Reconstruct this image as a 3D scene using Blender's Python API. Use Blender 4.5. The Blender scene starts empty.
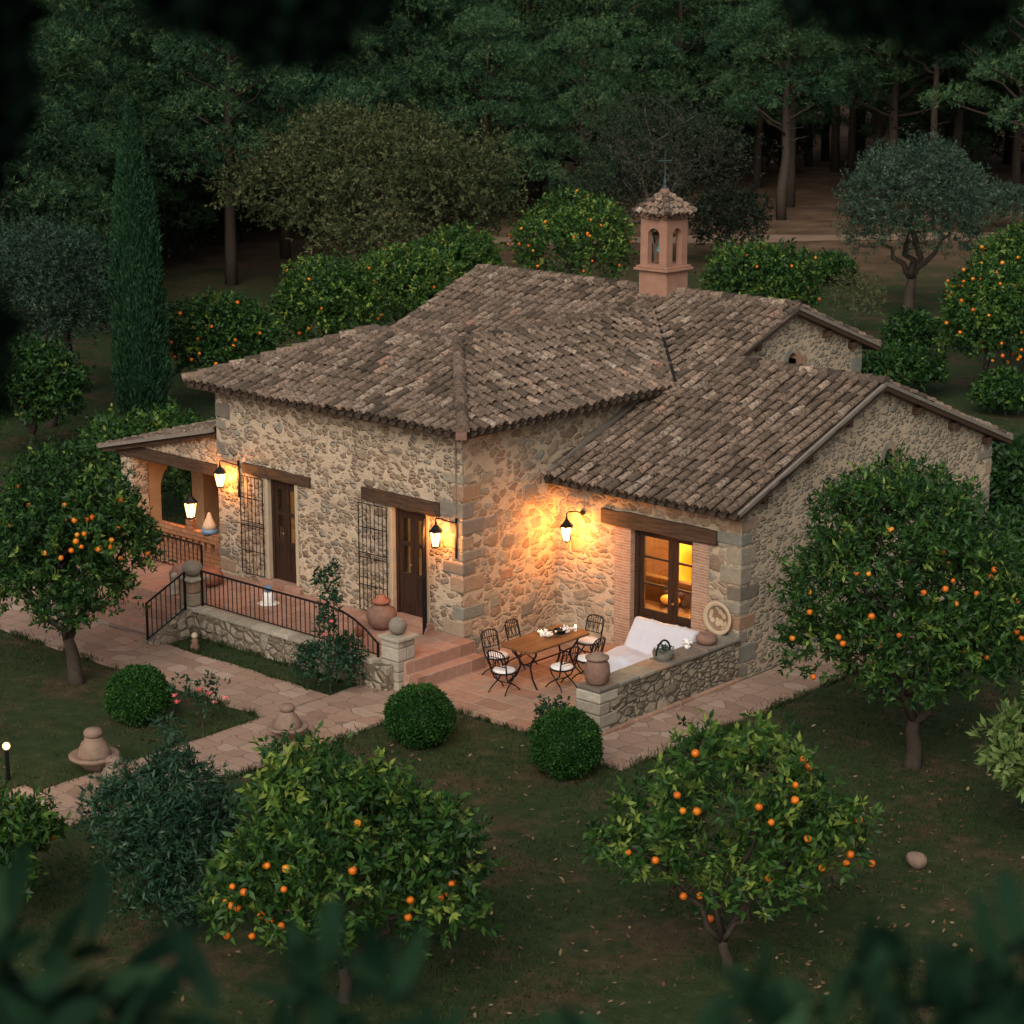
import bpy, bmesh, math, random
import numpy as np
from mathutils import Vector, Matrix

R = math.radians
scene = bpy.context.scene
COL = scene.collection

# ------------------------------------------------------------------ camera
cam_d = bpy.data.cameras.new('camera')
cam = bpy.data.objects.new('camera', cam_d)
COL.objects.link(cam)
cam.location = (26.567, -28.099, 12.575)
cam.rotation_euler = (R(90 - 13.9426), 0, R(42.0411))
cam_d.sensor_width = 36
cam_d.lens = 2153.56 / 1024 * 36
cam_d.clip_start = 0.1
cam_d.clip_end = 3000
cam_d.dof.use_dof = True
cam_d.dof.focus_distance = 39
cam_d.dof.aperture_fstop = 2.8
scene.camera = cam

# ------------------------------------------------------------------ dusk sky and low soft sun
SUN_EL, SUN_AZ = R(38), R(152)          # azimuth of the direction towards the sun, from +Y clockwise
world = bpy.data.worlds.new('World')
scene.world = world
world.use_nodes = True
wt = world.node_tree
bg = wt.nodes['Background']
sky = wt.nodes.new('ShaderNodeTexSky')
sky.sky_type = 'NISHITA'
sky.sun_disc = False
sky.sun_elevation = SUN_EL
sky.sun_rotation = SUN_AZ
sky.dust_density = 6.0
sky.air_density = 0.7
sky.ozone_density = 0.7
hs = wt.nodes.new('ShaderNodeHueSaturation')      # overcast dusk: much of the blue is gone
hs.inputs['Saturation'].default_value = 0.5
wt.links.new(sky.outputs[0], hs.inputs['Color'])
wt.links.new(hs.outputs[0], bg.inputs[0])
bg.inputs[1].default_value = 0.105
sun_d = bpy.data.lights.new('sun', 'SUN')
sun_d.energy = 0.66
sun_d.angle = R(45)
sun_d.color = (1.0, 0.91, 0.77)
sun = bpy.data.objects.new('sun', sun_d)
COL.objects.link(sun)
sd = Vector((math.sin(SUN_AZ) * math.cos(SUN_EL), math.cos(SUN_AZ) * math.cos(SUN_EL), math.sin(SUN_EL)))
sun.rotation_euler = sd.to_track_quat('Z', 'Y').to_euler()
sun.location = (0, -20, 40)
scene.view_settings.view_transform = 'Standard'
scene.view_settings.look = 'None'
scene.view_settings.exposure = 0.45
scene.view_settings.gamma = 1.0
scene.cycles.use_denoising = True
scene.cycles.max_bounces = 6
scene.cycles.transparent_max_bounces = 12
scene.cycles.sample_clamp_indirect = 4.0

# ------------------------------------------------------------------ node helper
class G:
    def __init__(s, name):
        s.m = bpy.data.materials.new(name)
        s.m.use_nodes = True
        s.t = s.m.node_tree
        s.t.nodes.clear()
        s.o = s.t.nodes.new('ShaderNodeOutputMaterial')
    def put(s, sock, v):
        if isinstance(v, bpy.types.NodeSocket):
            s.t.links.new(v, sock)
        else:
            if isinstance(v, (tuple, list)) and len(v) == 3 and sock.type == 'RGBA':
                v = (*v, 1)
            sock.default_value = v
    def n(s, typ, i=None, **kw):
        nd = s.t.nodes.new('ShaderNode' + typ)
        for k, v in kw.items():
            setattr(nd, k, v)
        for k, v in (i or {}).items():
            s.put(nd.inputs[k], v)
        return nd
    def math(s, op, a, b=0.0, clamp=False):
        return s.n('Math', {0: a, 1: b}, operation=op, use_clamp=clamp).outputs[0]
    def vmath(s, op, a, b):
        return s.n('VectorMath', {0: a, 1: b}, operation=op).outputs[0]
    def mix(s, f, a, b, mode='MIX'):
        return s.n('Mix', {0: f, 6: a, 7: b}, data_type='RGBA', blend_type=mode).outputs[2]
    def ramp(s, f, stops, interp='LINEAR'):
        nd = s.n('ValToRGB', {0: f})
        cr = nd.color_ramp
        cr.interpolation = interp
        while len(cr.elements) < len(stops):
            cr.elements.new(0.5)
        for e, (p, c) in zip(cr.elements, stops):
            e.position = p
            e.color = (*c, 1) if len(c) == 3 else c
        return nd.outputs[0]
    def noise(s, vec, scale, detail=3, rough=0.55, out='Fac'):
        return s.n('TexNoise', {'Vector': vec, 'Scale': scale, 'Detail': detail, 'Roughness': rough}).outputs[out]
    def step(s, v, a, b):
        return s.n('MapRange', {'Value': v, 'From Min': a, 'From Max': b}, interpolation_type='SMOOTHSTEP').outputs[0]
    def rng(s, v, a, b, c=0.0, d=1.0):
        return s.n('MapRange', {'Value': v, 'From Min': a, 'From Max': b, 'To Min': c, 'To Max': d}).outputs[0]
    def bump(s, h, strength=0.5, dist=0.02):
        return s.n('Bump', {'Height': h, 'Strength': strength, 'Distance': dist}).outputs[0]
    def obj(s):
        return s.n('TexCoord').outputs['Object']
    def world(s):
        return s.n('NewGeometry').outputs['Position']
    def tint(s):
        return s.n('Attribute', attribute_name='tint').outputs['Fac']
    def bsdf(s, col, rough=0.7, normal=None, spec=0.3, metal=0.0, **kw):
        i = {'Base Color': col, 'Roughness': rough, 'Specular IOR Level': spec, 'Metallic': metal}
        if normal is not None:
            i['Normal'] = normal
        i.update(kw)
        return s.n('BsdfPrincipled', i).outputs[0]
    def done(s, sh):
        s.t.links.new(sh, s.o.inputs[0])
        return s.m

def mat_plain(name, col, rough=0.6, var=0.25, scale=12, metal=0.0, spec=0.3, bump=0.15, bscale=40):
    g = G(name)
    v = g.obj()
    f = g.noise(v, scale, 4)
    c = g.mix(f, tuple(x * (1 - var) for x in col), tuple(min(1, x * (1 + var)) for x in col))
    h = g.noise(v, bscale, 3)
    return g.done(g.bsdf(c, rough, g.bump(h, bump, 0.01), spec, metal))

def mat_tint(name, stops, rough=0.8, scale=14, var=0.45, bump=0.4, bscale=30, bdist=0.015):
    """colour picked per piece by its own 'tint' value, broken up by grain"""
    g = G(name)
    v = g.obj()
    c = g.ramp(g.tint(), stops)
    f = g.noise(v, scale, 5, 0.65)
    c = g.mix(g.rng(f, 0.3, 0.75, 0, 1), g.mix(var, c, (0.02, 0.02, 0.018)), c)
    h = g.noise(v, bscale, 5, 0.65)
    return g.done(g.bsdf(c, rough, g.bump(h, bump, bdist), 0.2))

def mat_leaf(name, stops, rough=0.5, trans=0.22, spec=0.12):
    g = G(name)
    c = g.ramp(g.tint(), stops)
    p = g.bsdf(c, rough, None, spec)
    t = g.n('BsdfTranslucent', {'Color': c}).outputs[0]
    return g.done(g.n('MixShader', {0: trans, 1: p, 2: t}).outputs[0])

def mat_emit(name, col, strength):
    g = G(name)
    return g.done(g.n('Emission', {'Color': col, 'Strength': strength}).outputs[0])

def mat_stone(name, scale, zs, mortar, stones, thr=0.03, var=0.07, empty=0.2, bump=1.0, dist=0.03, warp=0.1, mvar=0.25, soft=0.03, big=0.0, rad=0.5, cover=0.1):
    """rubble set in mortar: rounded stones of two sizes, partly smeared over"""
    g = G(name)
    v = g.obj()
    def sc(a, k):
        return g.n('VectorMath', {0: a, 'Scale': k}, operation='SCALE').outputs[0]
    def cen(a):
        return g.n('VectorMath', {0: a, 1: (0.5, 0.5, 0.5)}, operation='SUBTRACT').outputs[0]
    vv = g.vmath('ADD', v, sc(cen(g.noise(v, 2.3, 3, 0.6, 'Color')), warp * 2))
    vv = g.vmath('ADD', vv, sc(cen(g.noise(v, 11.0, 2, 0.6, 'Color')), warp * 0.7))
    vv = g.vmath('MULTIPLY', vv, (1, 1, zs))
    nfine = g.noise(v, 28, 4, 0.65)
    nmid = g.noise(v, 6, 4, 0.6)
    nbig = g.noise(v, 1.3, 4, 0.6)
    cov = g.math('ADD', g.math('MULTIPLY', g.math('SUBTRACT', nbig, 0.5), cover * 2), g.math('MULTIPLY', g.math('SUBTRACT', nmid, 0.5), cover))
    def cells(s_):
        a = g.n('TexVoronoi', {'Vector': vv, 'Scale': s_, 'Randomness': 0.92}, feature='F1')
        b = g.n('TexVoronoi', {'Vector': vv, 'Scale': s_, 'Randomness': 0.92}, feature='DISTANCE_TO_EDGE')
        r_, gr, br = g.n('SeparateColor', {0: a.outputs['Color']}).outputs
        e = g.math('ADD', b.outputs['Distance'], g.math('MULTIPLY', g.math('SUBTRACT', nfine, 0.5), 0.06))
        e = g.math('SUBTRACT', e, g.math('ADD', g.math('MULTIPLY', gr, var), thr))
        q = g.math('SUBTRACT', rad, a.outputs['Distance'])
        e = g.math('SUBTRACT', g.math('MINIMUM', e, q), cov)
        return r_, br, e, g.step(e, -soft * 0.3, soft)
    r1, b1, e1, m1 = cells(scale)
    m = g.math('MULTIPLY', m1, g.math('GREATER_THAN', b1, empty))
    r, e = r1, e1
    if big > 0:
        r2, b2, e2, m2 = cells(scale * 0.55)
        sel = g.math('GREATER_THAN', b2, 1 - big)
        def pick(p, q):
            return g.math('ADD', g.math('MULTIPLY', sel, p), g.math('MULTIPLY', g.math('SUBTRACT', 1.0, sel), q))
        m, r, e = pick(m2, m), pick(r2, r1), pick(e2, e1)
    col = g.ramp(r, stones)
    col = g.mix(g.rng(nmid, 0.35, 0.65, 0.0, 0.6), col, g.mix(0.55, col, (0.05, 0.04, 0.03)))
    col = g.mix(g.rng(nfine, 0.45, 0.72, 0.0, 0.5), col, g.mix(0.55, col, (0.42, 0.37, 0.29)))
    mo = g.mix(nbig, tuple(x * (1 - mvar) for x in mortar), tuple(min(1, x * (1 + mvar)) for x in mortar))
    mo = g.mix(g.rng(nfine, 0.4, 0.65, 0, 0.4), mo, tuple(x * 0.5 for x in mortar))
    mo = g.mix(g.rng(nmid, 0.5, 0.7, 0, 0.3), mo, tuple(x * 0.6 for x in mortar))
    c = g.mix(m, mo, col)
    dome = g.math('MULTIPLY', m, g.math('ADD', g.math('MULTIPLY', g.step(e, 0.0, 0.2), 0.6), g.math('MULTIPLY', r, 0.4)))
    h = g.math('ADD', dome, g.math('MULTIPLY', nfine, 0.5))
    h = g.math('ADD', h, g.math('MULTIPLY', nmid, 0.6))
    return g.done(g.bsdf(c, 0.9, g.bump(h, bump, dist), 0.12))

# ------------------------------------------------------------------ mesh helper
class MB:
    def __init__(s):
        s.v, s.f, s.t = [], [], []
    def add(s, verts, faces, tint=0.5):
        b = len(s.v)
        s.v.extend([tuple(p) for p in verts])
        s.f.extend([tuple(b + i for i in f) for f in faces])
        s.t.extend([tint] * len(faces))
        return s
    def box(s, x0, x1, y0, y1, z0, z1, tint=0.5):
        return s.add([(x0, y0, z0), (x1, y0, z0), (x1, y1, z0), (x0, y1, z0), (x0, y0, z1), (x1, y0, z1), (x1, y1, z1), (x0, y1, z1)],
                     [(0, 3, 2, 1), (4, 5, 6, 7), (0, 1, 5, 4), (1, 2, 6, 5), (2, 3, 7, 6), (3, 0, 4, 7)], tint)
    def bar(s, a, b, w, h=None, up=(0, 0, 1), tint=0.5):
        a, b = Vector(a), Vector(b)
        h = h or w
        d = (b - a).normalized()
        u = Vector(up)
        if abs(d.dot(u)) > 0.95:
            u = Vector((1, 0, 0))
        x = d.cross(u).normalized() * (w / 2)
        y = x.cross(d).normalized() * (h / 2)
        return s.add([a - x - y, a + x - y, a + x + y, a - x + y, b - x - y, b + x - y, b + x + y, b - x + y],
                     [(0, 3, 2, 1), (4, 5, 6, 7), (0, 1, 5, 4), (1, 2, 6, 5), (2, 3, 7, 6), (3, 0, 4, 7)], tint)
    def tube(s, pts, r, n=6, tint=0.5, cap=True):
        pts = [Vector(p) for p in pts]
        m = len(pts)
        rad = r if isinstance(r, (list, tuple)) else [r] * m
        vs, fs = [], []
        ref = None
        for i, p in enumerate(pts):
            d = (pts[min(i + 1, m - 1)] - pts[max(i - 1, 0)])
            d = d.normalized() if d.length > 1e-6 else Vector((0, 0, 1))
            if ref is None:
                ref = Vector((1, 0, 0)) if abs(d.z) > 0.8 else Vector((0, 0, 1))
            x = (ref - d * ref.dot(d)).normalized()
            ref = x
            y = d.cross(x)
            for k in range(n):
                a = 2 * math.pi * k / n
                vs.append(p + (x * math.cos(a) + y * math.sin(a)) * rad[i])
        for i in range(m - 1):
            for k in range(n):
                k2 = (k + 1) % n
                fs.append((i * n + k, i * n + k2, (i + 1) * n + k2, (i + 1) * n + k))
        if cap:
            fs.append(tuple(range(n - 1, -1, -1)))
            fs.append(tuple((m - 1) * n + k for k in range(n)))
        return s.add(vs, fs, tint)
    def lathe(s, prof, n=20, c=(0, 0, 0), tint=0.5, jit=0.0):
        vs, fs = [], []
        m = len(prof)
        for i, (r, z) in enumerate(prof):
            for k in range(n):
                a = 2 * math.pi * k / n
                rr = r * (1 + jit * math.sin(k * 2.3 + i * 1.7))
                vs.append((c[0] + rr * math.cos(a), c[1] + rr * math.sin(a), c[2] + z))
        for i in range(m - 1):
            for k in range(n):
                k2 = (k + 1) % n
                fs.append((i * n + k, i * n + k2, (i + 1) * n + k2, (i + 1) * n + k))
        fs.append(tuple(range(n - 1, -1, -1)))
        fs.append(tuple((m - 1) * n + k for k in range(n)))
        return s.add(vs, fs, tint)
    def ball(s, c, r, n=14, m=9, sq=(1, 1, 1), tint=0.5):
        prof = [(max(1e-3, r * math.sin(math.pi * i / m)), -r * math.cos(math.pi * i / m)) for i in range(m + 1)]
        b = MB().lathe(prof, n)
        return s.add([(c[0] + x * sq[0], c[1] + y * sq[1], c[2] + z * sq[2]) for x, y, z in b.v], b.f, tint)
    def xf(s, M):
        s.v = [tuple(M @ Vector(p)) for p in s.v]
        return s
    def mesh(s, name, mat, smooth=False):
        me = bpy.data.meshes.new(name)
        me.from_pydata(s.v, [], s.f)
        if s.t:
            at = me.attributes.new('tint', 'FLOAT', 'FACE')
            at.data.foreach_set('value', s.t)
        if smooth:
            me.polygons.foreach_set('use_smooth', [True] * len(me.polygons))
        me.materials.append(mat)
        me.update()
        return me
    def build(s, name, mat, parent=None, smooth=False, bevel=0.0, loc=None, seg=2):
        o = bpy.data.objects.new(name, s.mesh(name, mat, smooth))
        COL.objects.link(o)
        if parent is not None:
            o.parent = parent
        if loc is not None:
            o.location = loc
        if bevel:
            md = o.modifiers.new('bevel', 'BEVEL')
            md.width = bevel
            md.segments = seg
            md.limit_method = 'ANGLE'
            md.angle_limit = R(40)
        return o

def np_mesh(name, V, F, tint, mat, smooth=False):
    """V (n,3), F (m,k) numpy arrays"""
    me = bpy.data.meshes.new(name)
    m, k = F.shape
    me.vertices.add(len(V))
    me.vertices.foreach_set('co', np.ascontiguousarray(V, np.float32).ravel())
    me.loops.add(m * k)
    me.loops.foreach_set('vertex_index', np.ascontiguousarray(F, np.int32).ravel())
    me.polygons.add(m)
    me.polygons.foreach_set('loop_start', np.arange(0, m * k, k, dtype=np.int32))
    me.update(calc_edges=True)
    at = me.attributes.new('tint', 'FLOAT', 'FACE')
    at.data.foreach_set('value', np.ascontiguousarray(tint, np.float32))
    if smooth:
        me.polygons.foreach_set('use_smooth', np.ones(m, bool))
    me.materials.append(mat)
    return me

def add_obj(name, me, parent=None, loc=None):
    o = bpy.data.objects.new(name, me)
    COL.objects.link(o)
    if parent is not None:
        o.parent = parent
    if loc is not None:
        o.location = loc
    return o

def tag(o, label=None, cat=None, group=None, kind=None):
    if label: o['label'] = label
    if cat: o['category'] = cat
    if group: o['group'] = group
    if kind: o['kind'] = kind
    return o

def thing(name, label, cat, loc=(0, 0, 0), rz=0.0, group=None):
    o = bpy.data.objects.new(name, None)
    COL.objects.link(o)
    o.location = loc
    o.rotation_euler = (0, 0, rz)
    o.empty_display_size = 0.2
    return tag(o, label, cat, group)

def copy_tree(o, parent=None):
    c = o.copy()
    COL.objects.link(c)
    c.parent = parent
    for ch in list(o.children):
        copy_tree(ch, c)
    return c

# ------------------------------------------------------------------ materials
STONES_WARM = [(0.0, (0.15, 0.1, 0.065)), (0.25, (0.27, 0.19, 0.12)), (0.5, (0.21, 0.16, 0.11)), (0.7, (0.37, 0.28, 0.185)), (0.88, (0.21, 0.2, 0.155)), (1.0, (0.44, 0.35, 0.25))]
STONES_GREY = [(0.0, (0.18, 0.145, 0.1)), (0.3, (0.3, 0.245, 0.175)), (0.6, (0.38, 0.315, 0.225)), (0.8, (0.24, 0.225, 0.175)), (1.0, (0.44, 0.37, 0.275))]
STONES_FRONT = [(0.0, (0.2, 0.135, 0.09)), (0.25, (0.32, 0.225, 0.145)), (0.5, (0.26, 0.195, 0.135)), (0.7, (0.4, 0.3, 0.2)), (0.88, (0.25, 0.23, 0.18)), (1.0, (0.46, 0.36, 0.255))]
M = {}
M['stone_front'] = mat_stone('rubble_front', 5.9, 1.75, (0.48, 0.37, 0.255), STONES_FRONT, 0.0, 0.05, 0.03, 1.0, 0.045, 0.09, mvar=0.34, big=0.14, rad=0.6, cover=0.075, soft=0.05)
M['stone_side'] = mat_stone('rubble_side', 4.3, 1.75, (0.44, 0.34, 0.23), STONES_FRONT, 0.015, 0.05, 0.06, 0.8, 0.035, 0.1, big=0.3, rad=0.68, cover=0.04)
M['stone_gable'] = mat_stone('rubble_gable', 6.0, 2.0, (0.44, 0.345, 0.235), STONES_GREY, 0.008, 0.07, 0.1, 1.0, 0.045, 0.08, big=0.12, rad=0.56, cover=0.07)
M['stone_dry'] = mat_stone('dry_stone', 5.0, 1.8, (0.1, 0.085, 0.06), STONES_GREY, 0.01, 0.03, 0.0, 1.0, 0.07, 0.07, big=0.22, rad=0.8, cover=0.02)
M['stone_field'] = mat_stone('field_stone', 4.3, 1.25, (0.17, 0.135, 0.095), [(0.0, (0.2, 0.155, 0.105)), (0.5, (0.33, 0.265, 0.185)), (1.0, (0.4, 0.34, 0.25))], 0.02, 0.03, 0.0, 1.0, 0.07, 0.06, big=0.15, rad=0.75, cover=0.02)
M['quoin'] = mat_tint('quoin_stone', [(0.0, (0.16, 0.13, 0.1)), (0.3, (0.25, 0.21, 0.16)), (0.55, (0.2, 0.2, 0.16)), (0.8, (0.33, 0.27, 0.19)), (1.0, (0.34, 0.2, 0.12))], 0.85, 8, 0.35, 0.7, 22, 0.03)
M['stone_pale'] = mat_tint('pale_stone', [(0.0, (0.28, 0.24, 0.18)), (1.0, (0.45, 0.4, 0.31))], 0.85, 9, 0.35, 0.6, 24, 0.025)
def tile_mat():
    g = G('roof_tile')
    v = g.obj()
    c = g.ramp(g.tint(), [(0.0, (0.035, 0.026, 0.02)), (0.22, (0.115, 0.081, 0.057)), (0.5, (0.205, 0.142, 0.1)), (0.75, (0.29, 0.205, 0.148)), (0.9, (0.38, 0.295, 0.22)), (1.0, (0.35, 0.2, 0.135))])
    n1 = g.noise(v, 1.1, 5, 0.65)
    n2 = g.noise(v, 15, 5, 0.7)
    n3 = g.noise(v, 40, 3, 0.6)
    c = g.mix(g.rng(n2, 0.42, 0.62, 0.0, 0.9), c, (0.05, 0.04, 0.031))
    c = g.mix(g.rng(n1, 0.45, 0.68, 0.0, 0.5), c, (0.075, 0.06, 0.046))
    c = g.mix(g.rng(n3, 0.58, 0.74, 0.0, 0.45), c, (0.36, 0.32, 0.25))
    return g.done(g.bsdf(c, 0.85, g.bump(g.math('ADD', n2, n3), 0.5, 0.015), 0.06))
M['tile'] = tile_mat()
M['wood_dark'] = mat_plain('dark_wood', (0.05, 0.03, 0.018), 0.55, 0.4, 20)
def wood(name, ca, cb, axis=(1, 12, 12)):
    g = G(name)
    v = g.vmath('MULTIPLY', g.obj(), axis)
    n1 = g.noise(v, 2.2, 6, 0.65)
    c = g.ramp(n1, [(0.3, ca), (0.7, cb)])
    return g.done(g.bsdf(c, 0.72, g.bump(n1, 0.6, 0.02), 0.2))
M['beam'] = wood('old_beam', (0.022, 0.013, 0.008), (0.09, 0.052, 0.03), (1.2, 14, 14))
M['door'] = wood('door_wood', (0.014, 0.007, 0.004), (0.05, 0.022, 0.011), (14, 14, 1.2))
M['table'] = wood('table_wood', (0.09, 0.037, 0.014), (0.2, 0.09, 0.034), (12, 1.2, 12))
M['iron'] = mat_plain('wrought_iron', (0.012, 0.012, 0.013), 0.5, 0.3, 30, 0.6, 0.4)
M['plaster'] = mat_plain('salmon_plaster', (0.28, 0.15, 0.1), 0.9, 0.32, 4, 0, 0.15, 0.35, 30)
M['plaster_pale'] = mat_plain('pale_plaster', (0.4, 0.31, 0.21), 0.9, 0.2, 6, 0, 0.15, 0.4, 25)
M['ochre'] = mat_plain('ochre_wall', (0.75, 0.52, 0.16), 0.9, 0.08, 4)
M['orange_wall'] = mat_plain('orange_plaster', (0.33, 0.19, 0.095), 0.9, 0.25, 4)
def brick_mat(name, ca, cb, mo, sx, sy, mort=0.02, swap=False):
    g = G(name)
    v = g.obj()
    if swap is not False:
        s_ = g.n('SeparateXYZ', {0: v})
        v = g.n('CombineXYZ', {0: g.math('ADD', s_.outputs[0], s_.outputs[1]), 1: s_.outputs[2], 2: 0.0}).outputs[0]
    w = g.noise(v, 4, 2, 0.5, 'Color')
    v2 = g.vmath('ADD', v, g.n('VectorMath', {0: w, 'Scale': 0.03}, operation='SCALE').outputs[0])
    b = g.n('TexBrick', {'Vector': v2, 'Color1': ca, 'Color2': cb, 'Mortar': mo, 'Scale': 1.0, 'Mortar Size': mort, 'Mortar Smooth': 0.3, 'Bias': 0.0, 'Brick Width': sx, 'Row Height': sy})
    n2 = g.noise(v, 7, 5, 0.65)
    c = g.mix(g.rng(n2, 0.35, 0.7, 0, 0.6), b.outputs['Color'], g.mix(0.6, b.outputs['Color'], (0.1, 0.075, 0.055)))
    h = g.math('SUBTRACT', g.math('MULTIPLY', n2, 0.5), b.outputs['Fac'])
    return g.done(g.bsdf(c, 0.8, g.bump(h, 0.7, 0.012), 0.25))
M['brick'] = brick_mat('brick_jamb', (0.33, 0.16, 0.095), (0.4, 0.23, 0.15), (0.38, 0.3, 0.22), 0.3, 0.055, 0.012, True)
M['brick_red'] = brick_mat('brick_parapet', (0.3, 0.12, 0.05), (0.38, 0.17, 0.075), (0.16, 0.08, 0.045), 0.26, 0.1, 0.012, True)
M['patio'] = brick_mat('patio_tile', (0.27, 0.145, 0.095), (0.37, 0.225, 0.155), (0.36, 0.28, 0.21), 0.72, 0.42, 0.016)
M['terrace'] = brick_mat('terrace_tile', (0.26, 0.135, 0.09), (0.37, 0.21, 0.15), (0.34, 0.26, 0.2), 0.4, 0.4, 0.012)
def flag_mat():
    g = G('flagstone_path')
    v = g.world()
    w = g.noise(v, 1.2, 3, 0.5, 'Color')
    w = g.n('VectorMath', {0: w, 1: (0.5, 0.5, 0.5)}, operation='SUBTRACT').outputs[0]
    vv = g.vmath('ADD', v, g.n('VectorMath', {0: w, 'Scale': 0.35}, operation='SCALE').outputs[0])
    vv = g.vmath('MULTIPLY', vv, (1.0, 1.35, 0.0))
    a = g.n('TexVoronoi', {'Vector': vv, 'Scale': 2.3, 'Randomness': 0.6}, feature='F1', voronoi_dimensions='2D', distance='CHEBYCHEV')
    a2 = g.n('TexVoronoi', {'Vector': vv, 'Scale': 2.3, 'Randomness': 0.6}, feature='F2', voronoi_dimensions='2D', distance='CHEBYCHEV')
    e = g.math('SUBTRACT', a2.outputs['Distance'], a.outputs['Distance'])
    r = g.n('SeparateColor', {0: a.outputs['Color']}).outputs[0]
    n2 = g.noise(v, 5, 5, 0.65)
    n3 = g.noise(v, 24, 4, 0.6)
    c = g.ramp(r, [(0.0, (0.2, 0.118, 0.08)), (0.4, (0.32, 0.21, 0.15)), (0.7, (0.26, 0.158, 0.11)), (1.0, (0.38, 0.28, 0.21))])
    c = g.mix(g.rng(n2, 0.35, 0.75, 0, 0.6), c, (0.24, 0.17, 0.125))
    c = g.mix(g.rng(n3, 0.55, 0.75, 0, 0.3), c, (0.5, 0.42, 0.34))
    m = g.step(g.math('ADD', e, g.math('MULTIPLY', g.math('SUBTRACT', n3, 0.5), 0.05)), 0.012, 0.06)
    c = g.mix(m, (0.15, 0.115, 0.085), c)
    h = g.math('ADD', m, g.math('MULTIPLY', n2, 0.5))
    return g.done(g.bsdf(c, 0.78, g.bump(h, 0.6, 0.012), 0.25))
M['flag'] = flag_mat()
M['clay'] = mat_plain('aged_clay', (0.19, 0.11, 0.08), 0.85, 0.4, 9, 0, 0.15, 0.4, 25)
M['clay_red'] = mat_plain('red_clay', (0.26, 0.1, 0.06), 0.8, 0.3, 8, 0, 0.2, 0.3, 30)
M['clay_pale'] = mat_plain('pale_clay', (0.2, 0.137, 0.1), 0.88, 0.5, 7, 0, 0.15, 0.5, 22)
M['cream_clay'] = mat_plain('cream_clay', (0.45, 0.36, 0.26), 0.75, 0.25, 8)
M['white_cloth'] = mat_plain('white_linen', (0.46, 0.45, 0.475), 0.85, 0.04, 5, 0, 0.1, 0.1, 60)
M['cushion'] = mat_plain('cushion_cloth', (0.68, 0.64, 0.6), 0.85, 0.05, 8)
M['white'] = mat_plain('white_ceramic', (0.7, 0.68, 0.64), 0.4, 0.05, 8)
M['blue'] = mat_plain('blue_glaze', (0.1, 0.2, 0.32), 0.35, 0.2, 8)
M['verdigris'] = mat_plain('verdigris', (0.12, 0.25, 0.24), 0.6, 0.35, 9, 0.3)
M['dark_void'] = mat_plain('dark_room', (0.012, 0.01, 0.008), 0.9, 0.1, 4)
M['curtain'] = mat_emit('lit_curtain', (1.0, 0.42, 0.09), 0.3)
M['sofa_dark'] = mat_plain('sofa_cloth', (0.08, 0.05, 0.03), 0.9, 0.2, 6)
M['bark'] = mat_plain('bark', (0.045, 0.035, 0.026), 0.9, 0.5, 9, 0, 0.1, 0.9, 18)
M['bark_grey'] = mat_plain('grey_bark', (0.1, 0.085, 0.065), 0.9, 0.5, 9, 0, 0.1, 0.9, 18)
def fruit():
    g = G('orange_fruit')
    v = g.obj()
    ob = g.n('ObjectInfo').outputs['Random']
    c = g.ramp(ob, [(0.0, (0.5, 0.1, 0.004)), (0.6, (0.6, 0.15, 0.006)), (1.0, (0.62, 0.23, 0.012))])
    return g.done(g.bsdf(c, 0.42, g.bump(g.noise(v, 120, 2), 0.15, 0.003), 0.4))
M['orange'] = fruit()
M['leaf_orange'] = mat_leaf('orange_leaf', [(0.0, (0.008, 0.026, 0.007)), (0.45, (0.022, 0.066, 0.013)), (0.8, (0.055, 0.12, 0.018)), (1.0, (0.17, 0.23, 0.04))], spec=0.22)
M['leaf_pine'] = mat_leaf('pine_needles', [(0.0, (0.010, 0.029, 0.017)), (0.5, (0.031, 0.074, 0.035)), (1.0, (0.11, 0.175, 0.066))], 0.7, 0.12, 0.05)
M['leaf_cypress'] = mat_leaf('cypress_leaf', [(0.0, (0.008, 0.027, 0.013)), (0.6, (0.021, 0.058, 0.026)), (1.0, (0.045, 0.095, 0.04))], 0.7, 0.1, 0.05)
M['leaf_box'] = mat_leaf('box_leaf', [(0.0, (0.007, 0.03, 0.006)), (0.6, (0.02, 0.068, 0.011)), (1.0, (0.05, 0.12, 0.02))], 0.5, 0.15, 0.15)
M['leaf_olive'] = mat_leaf('olive_leaf', [(0.0, (0.014, 0.032, 0.018)), (0.6, (0.038, 0.07, 0.042)), (1.0, (0.095, 0.135, 0.085))], 0.55, 0.12, 0.12)
M['leaf_decid'] = mat_leaf('old_leaf', [(0.0, (0.022, 0.033, 0.013)), (0.5, (0.048, 0.064, 0.026)), (1.0, (0.105, 0.108, 0.048))], 0.65, 0.15, 0.06)
M['leaf_brown'] = mat_leaf('brown_leaf', [(0.0, (0.011, 0.02, 0.012)), (0.6, (0.026, 0.036, 0.022)), (1.0, (0.055, 0.054, 0.034))], 0.7, 0.1, 0.05)
M['leaf_shrub'] = mat_leaf('shrub_leaf', [(0.0, (0.007, 0.026, 0.012)), (0.6, (0.02, 0.055, 0.026)), (1.0, (0.065, 0.11, 0.06))], 0.5, 0.12, 0.15)
M['leaf_lime'] = mat_leaf('lime_leaf', [(0.0, (0.05, 0.1, 0.025)), (0.6, (0.12, 0.18, 0.05)), (1.0, (0.24, 0.29, 0.1))], 0.4, 0.25)
M['leaf_near'] = mat_leaf('near_leaf', [(0.0, (0.004, 0.016, 0.008)), (0.6, (0.011, 0.033, 0.015)), (1.0, (0.025, 0.058, 0.026))], 0.7, 0.1, 0.06)
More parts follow.
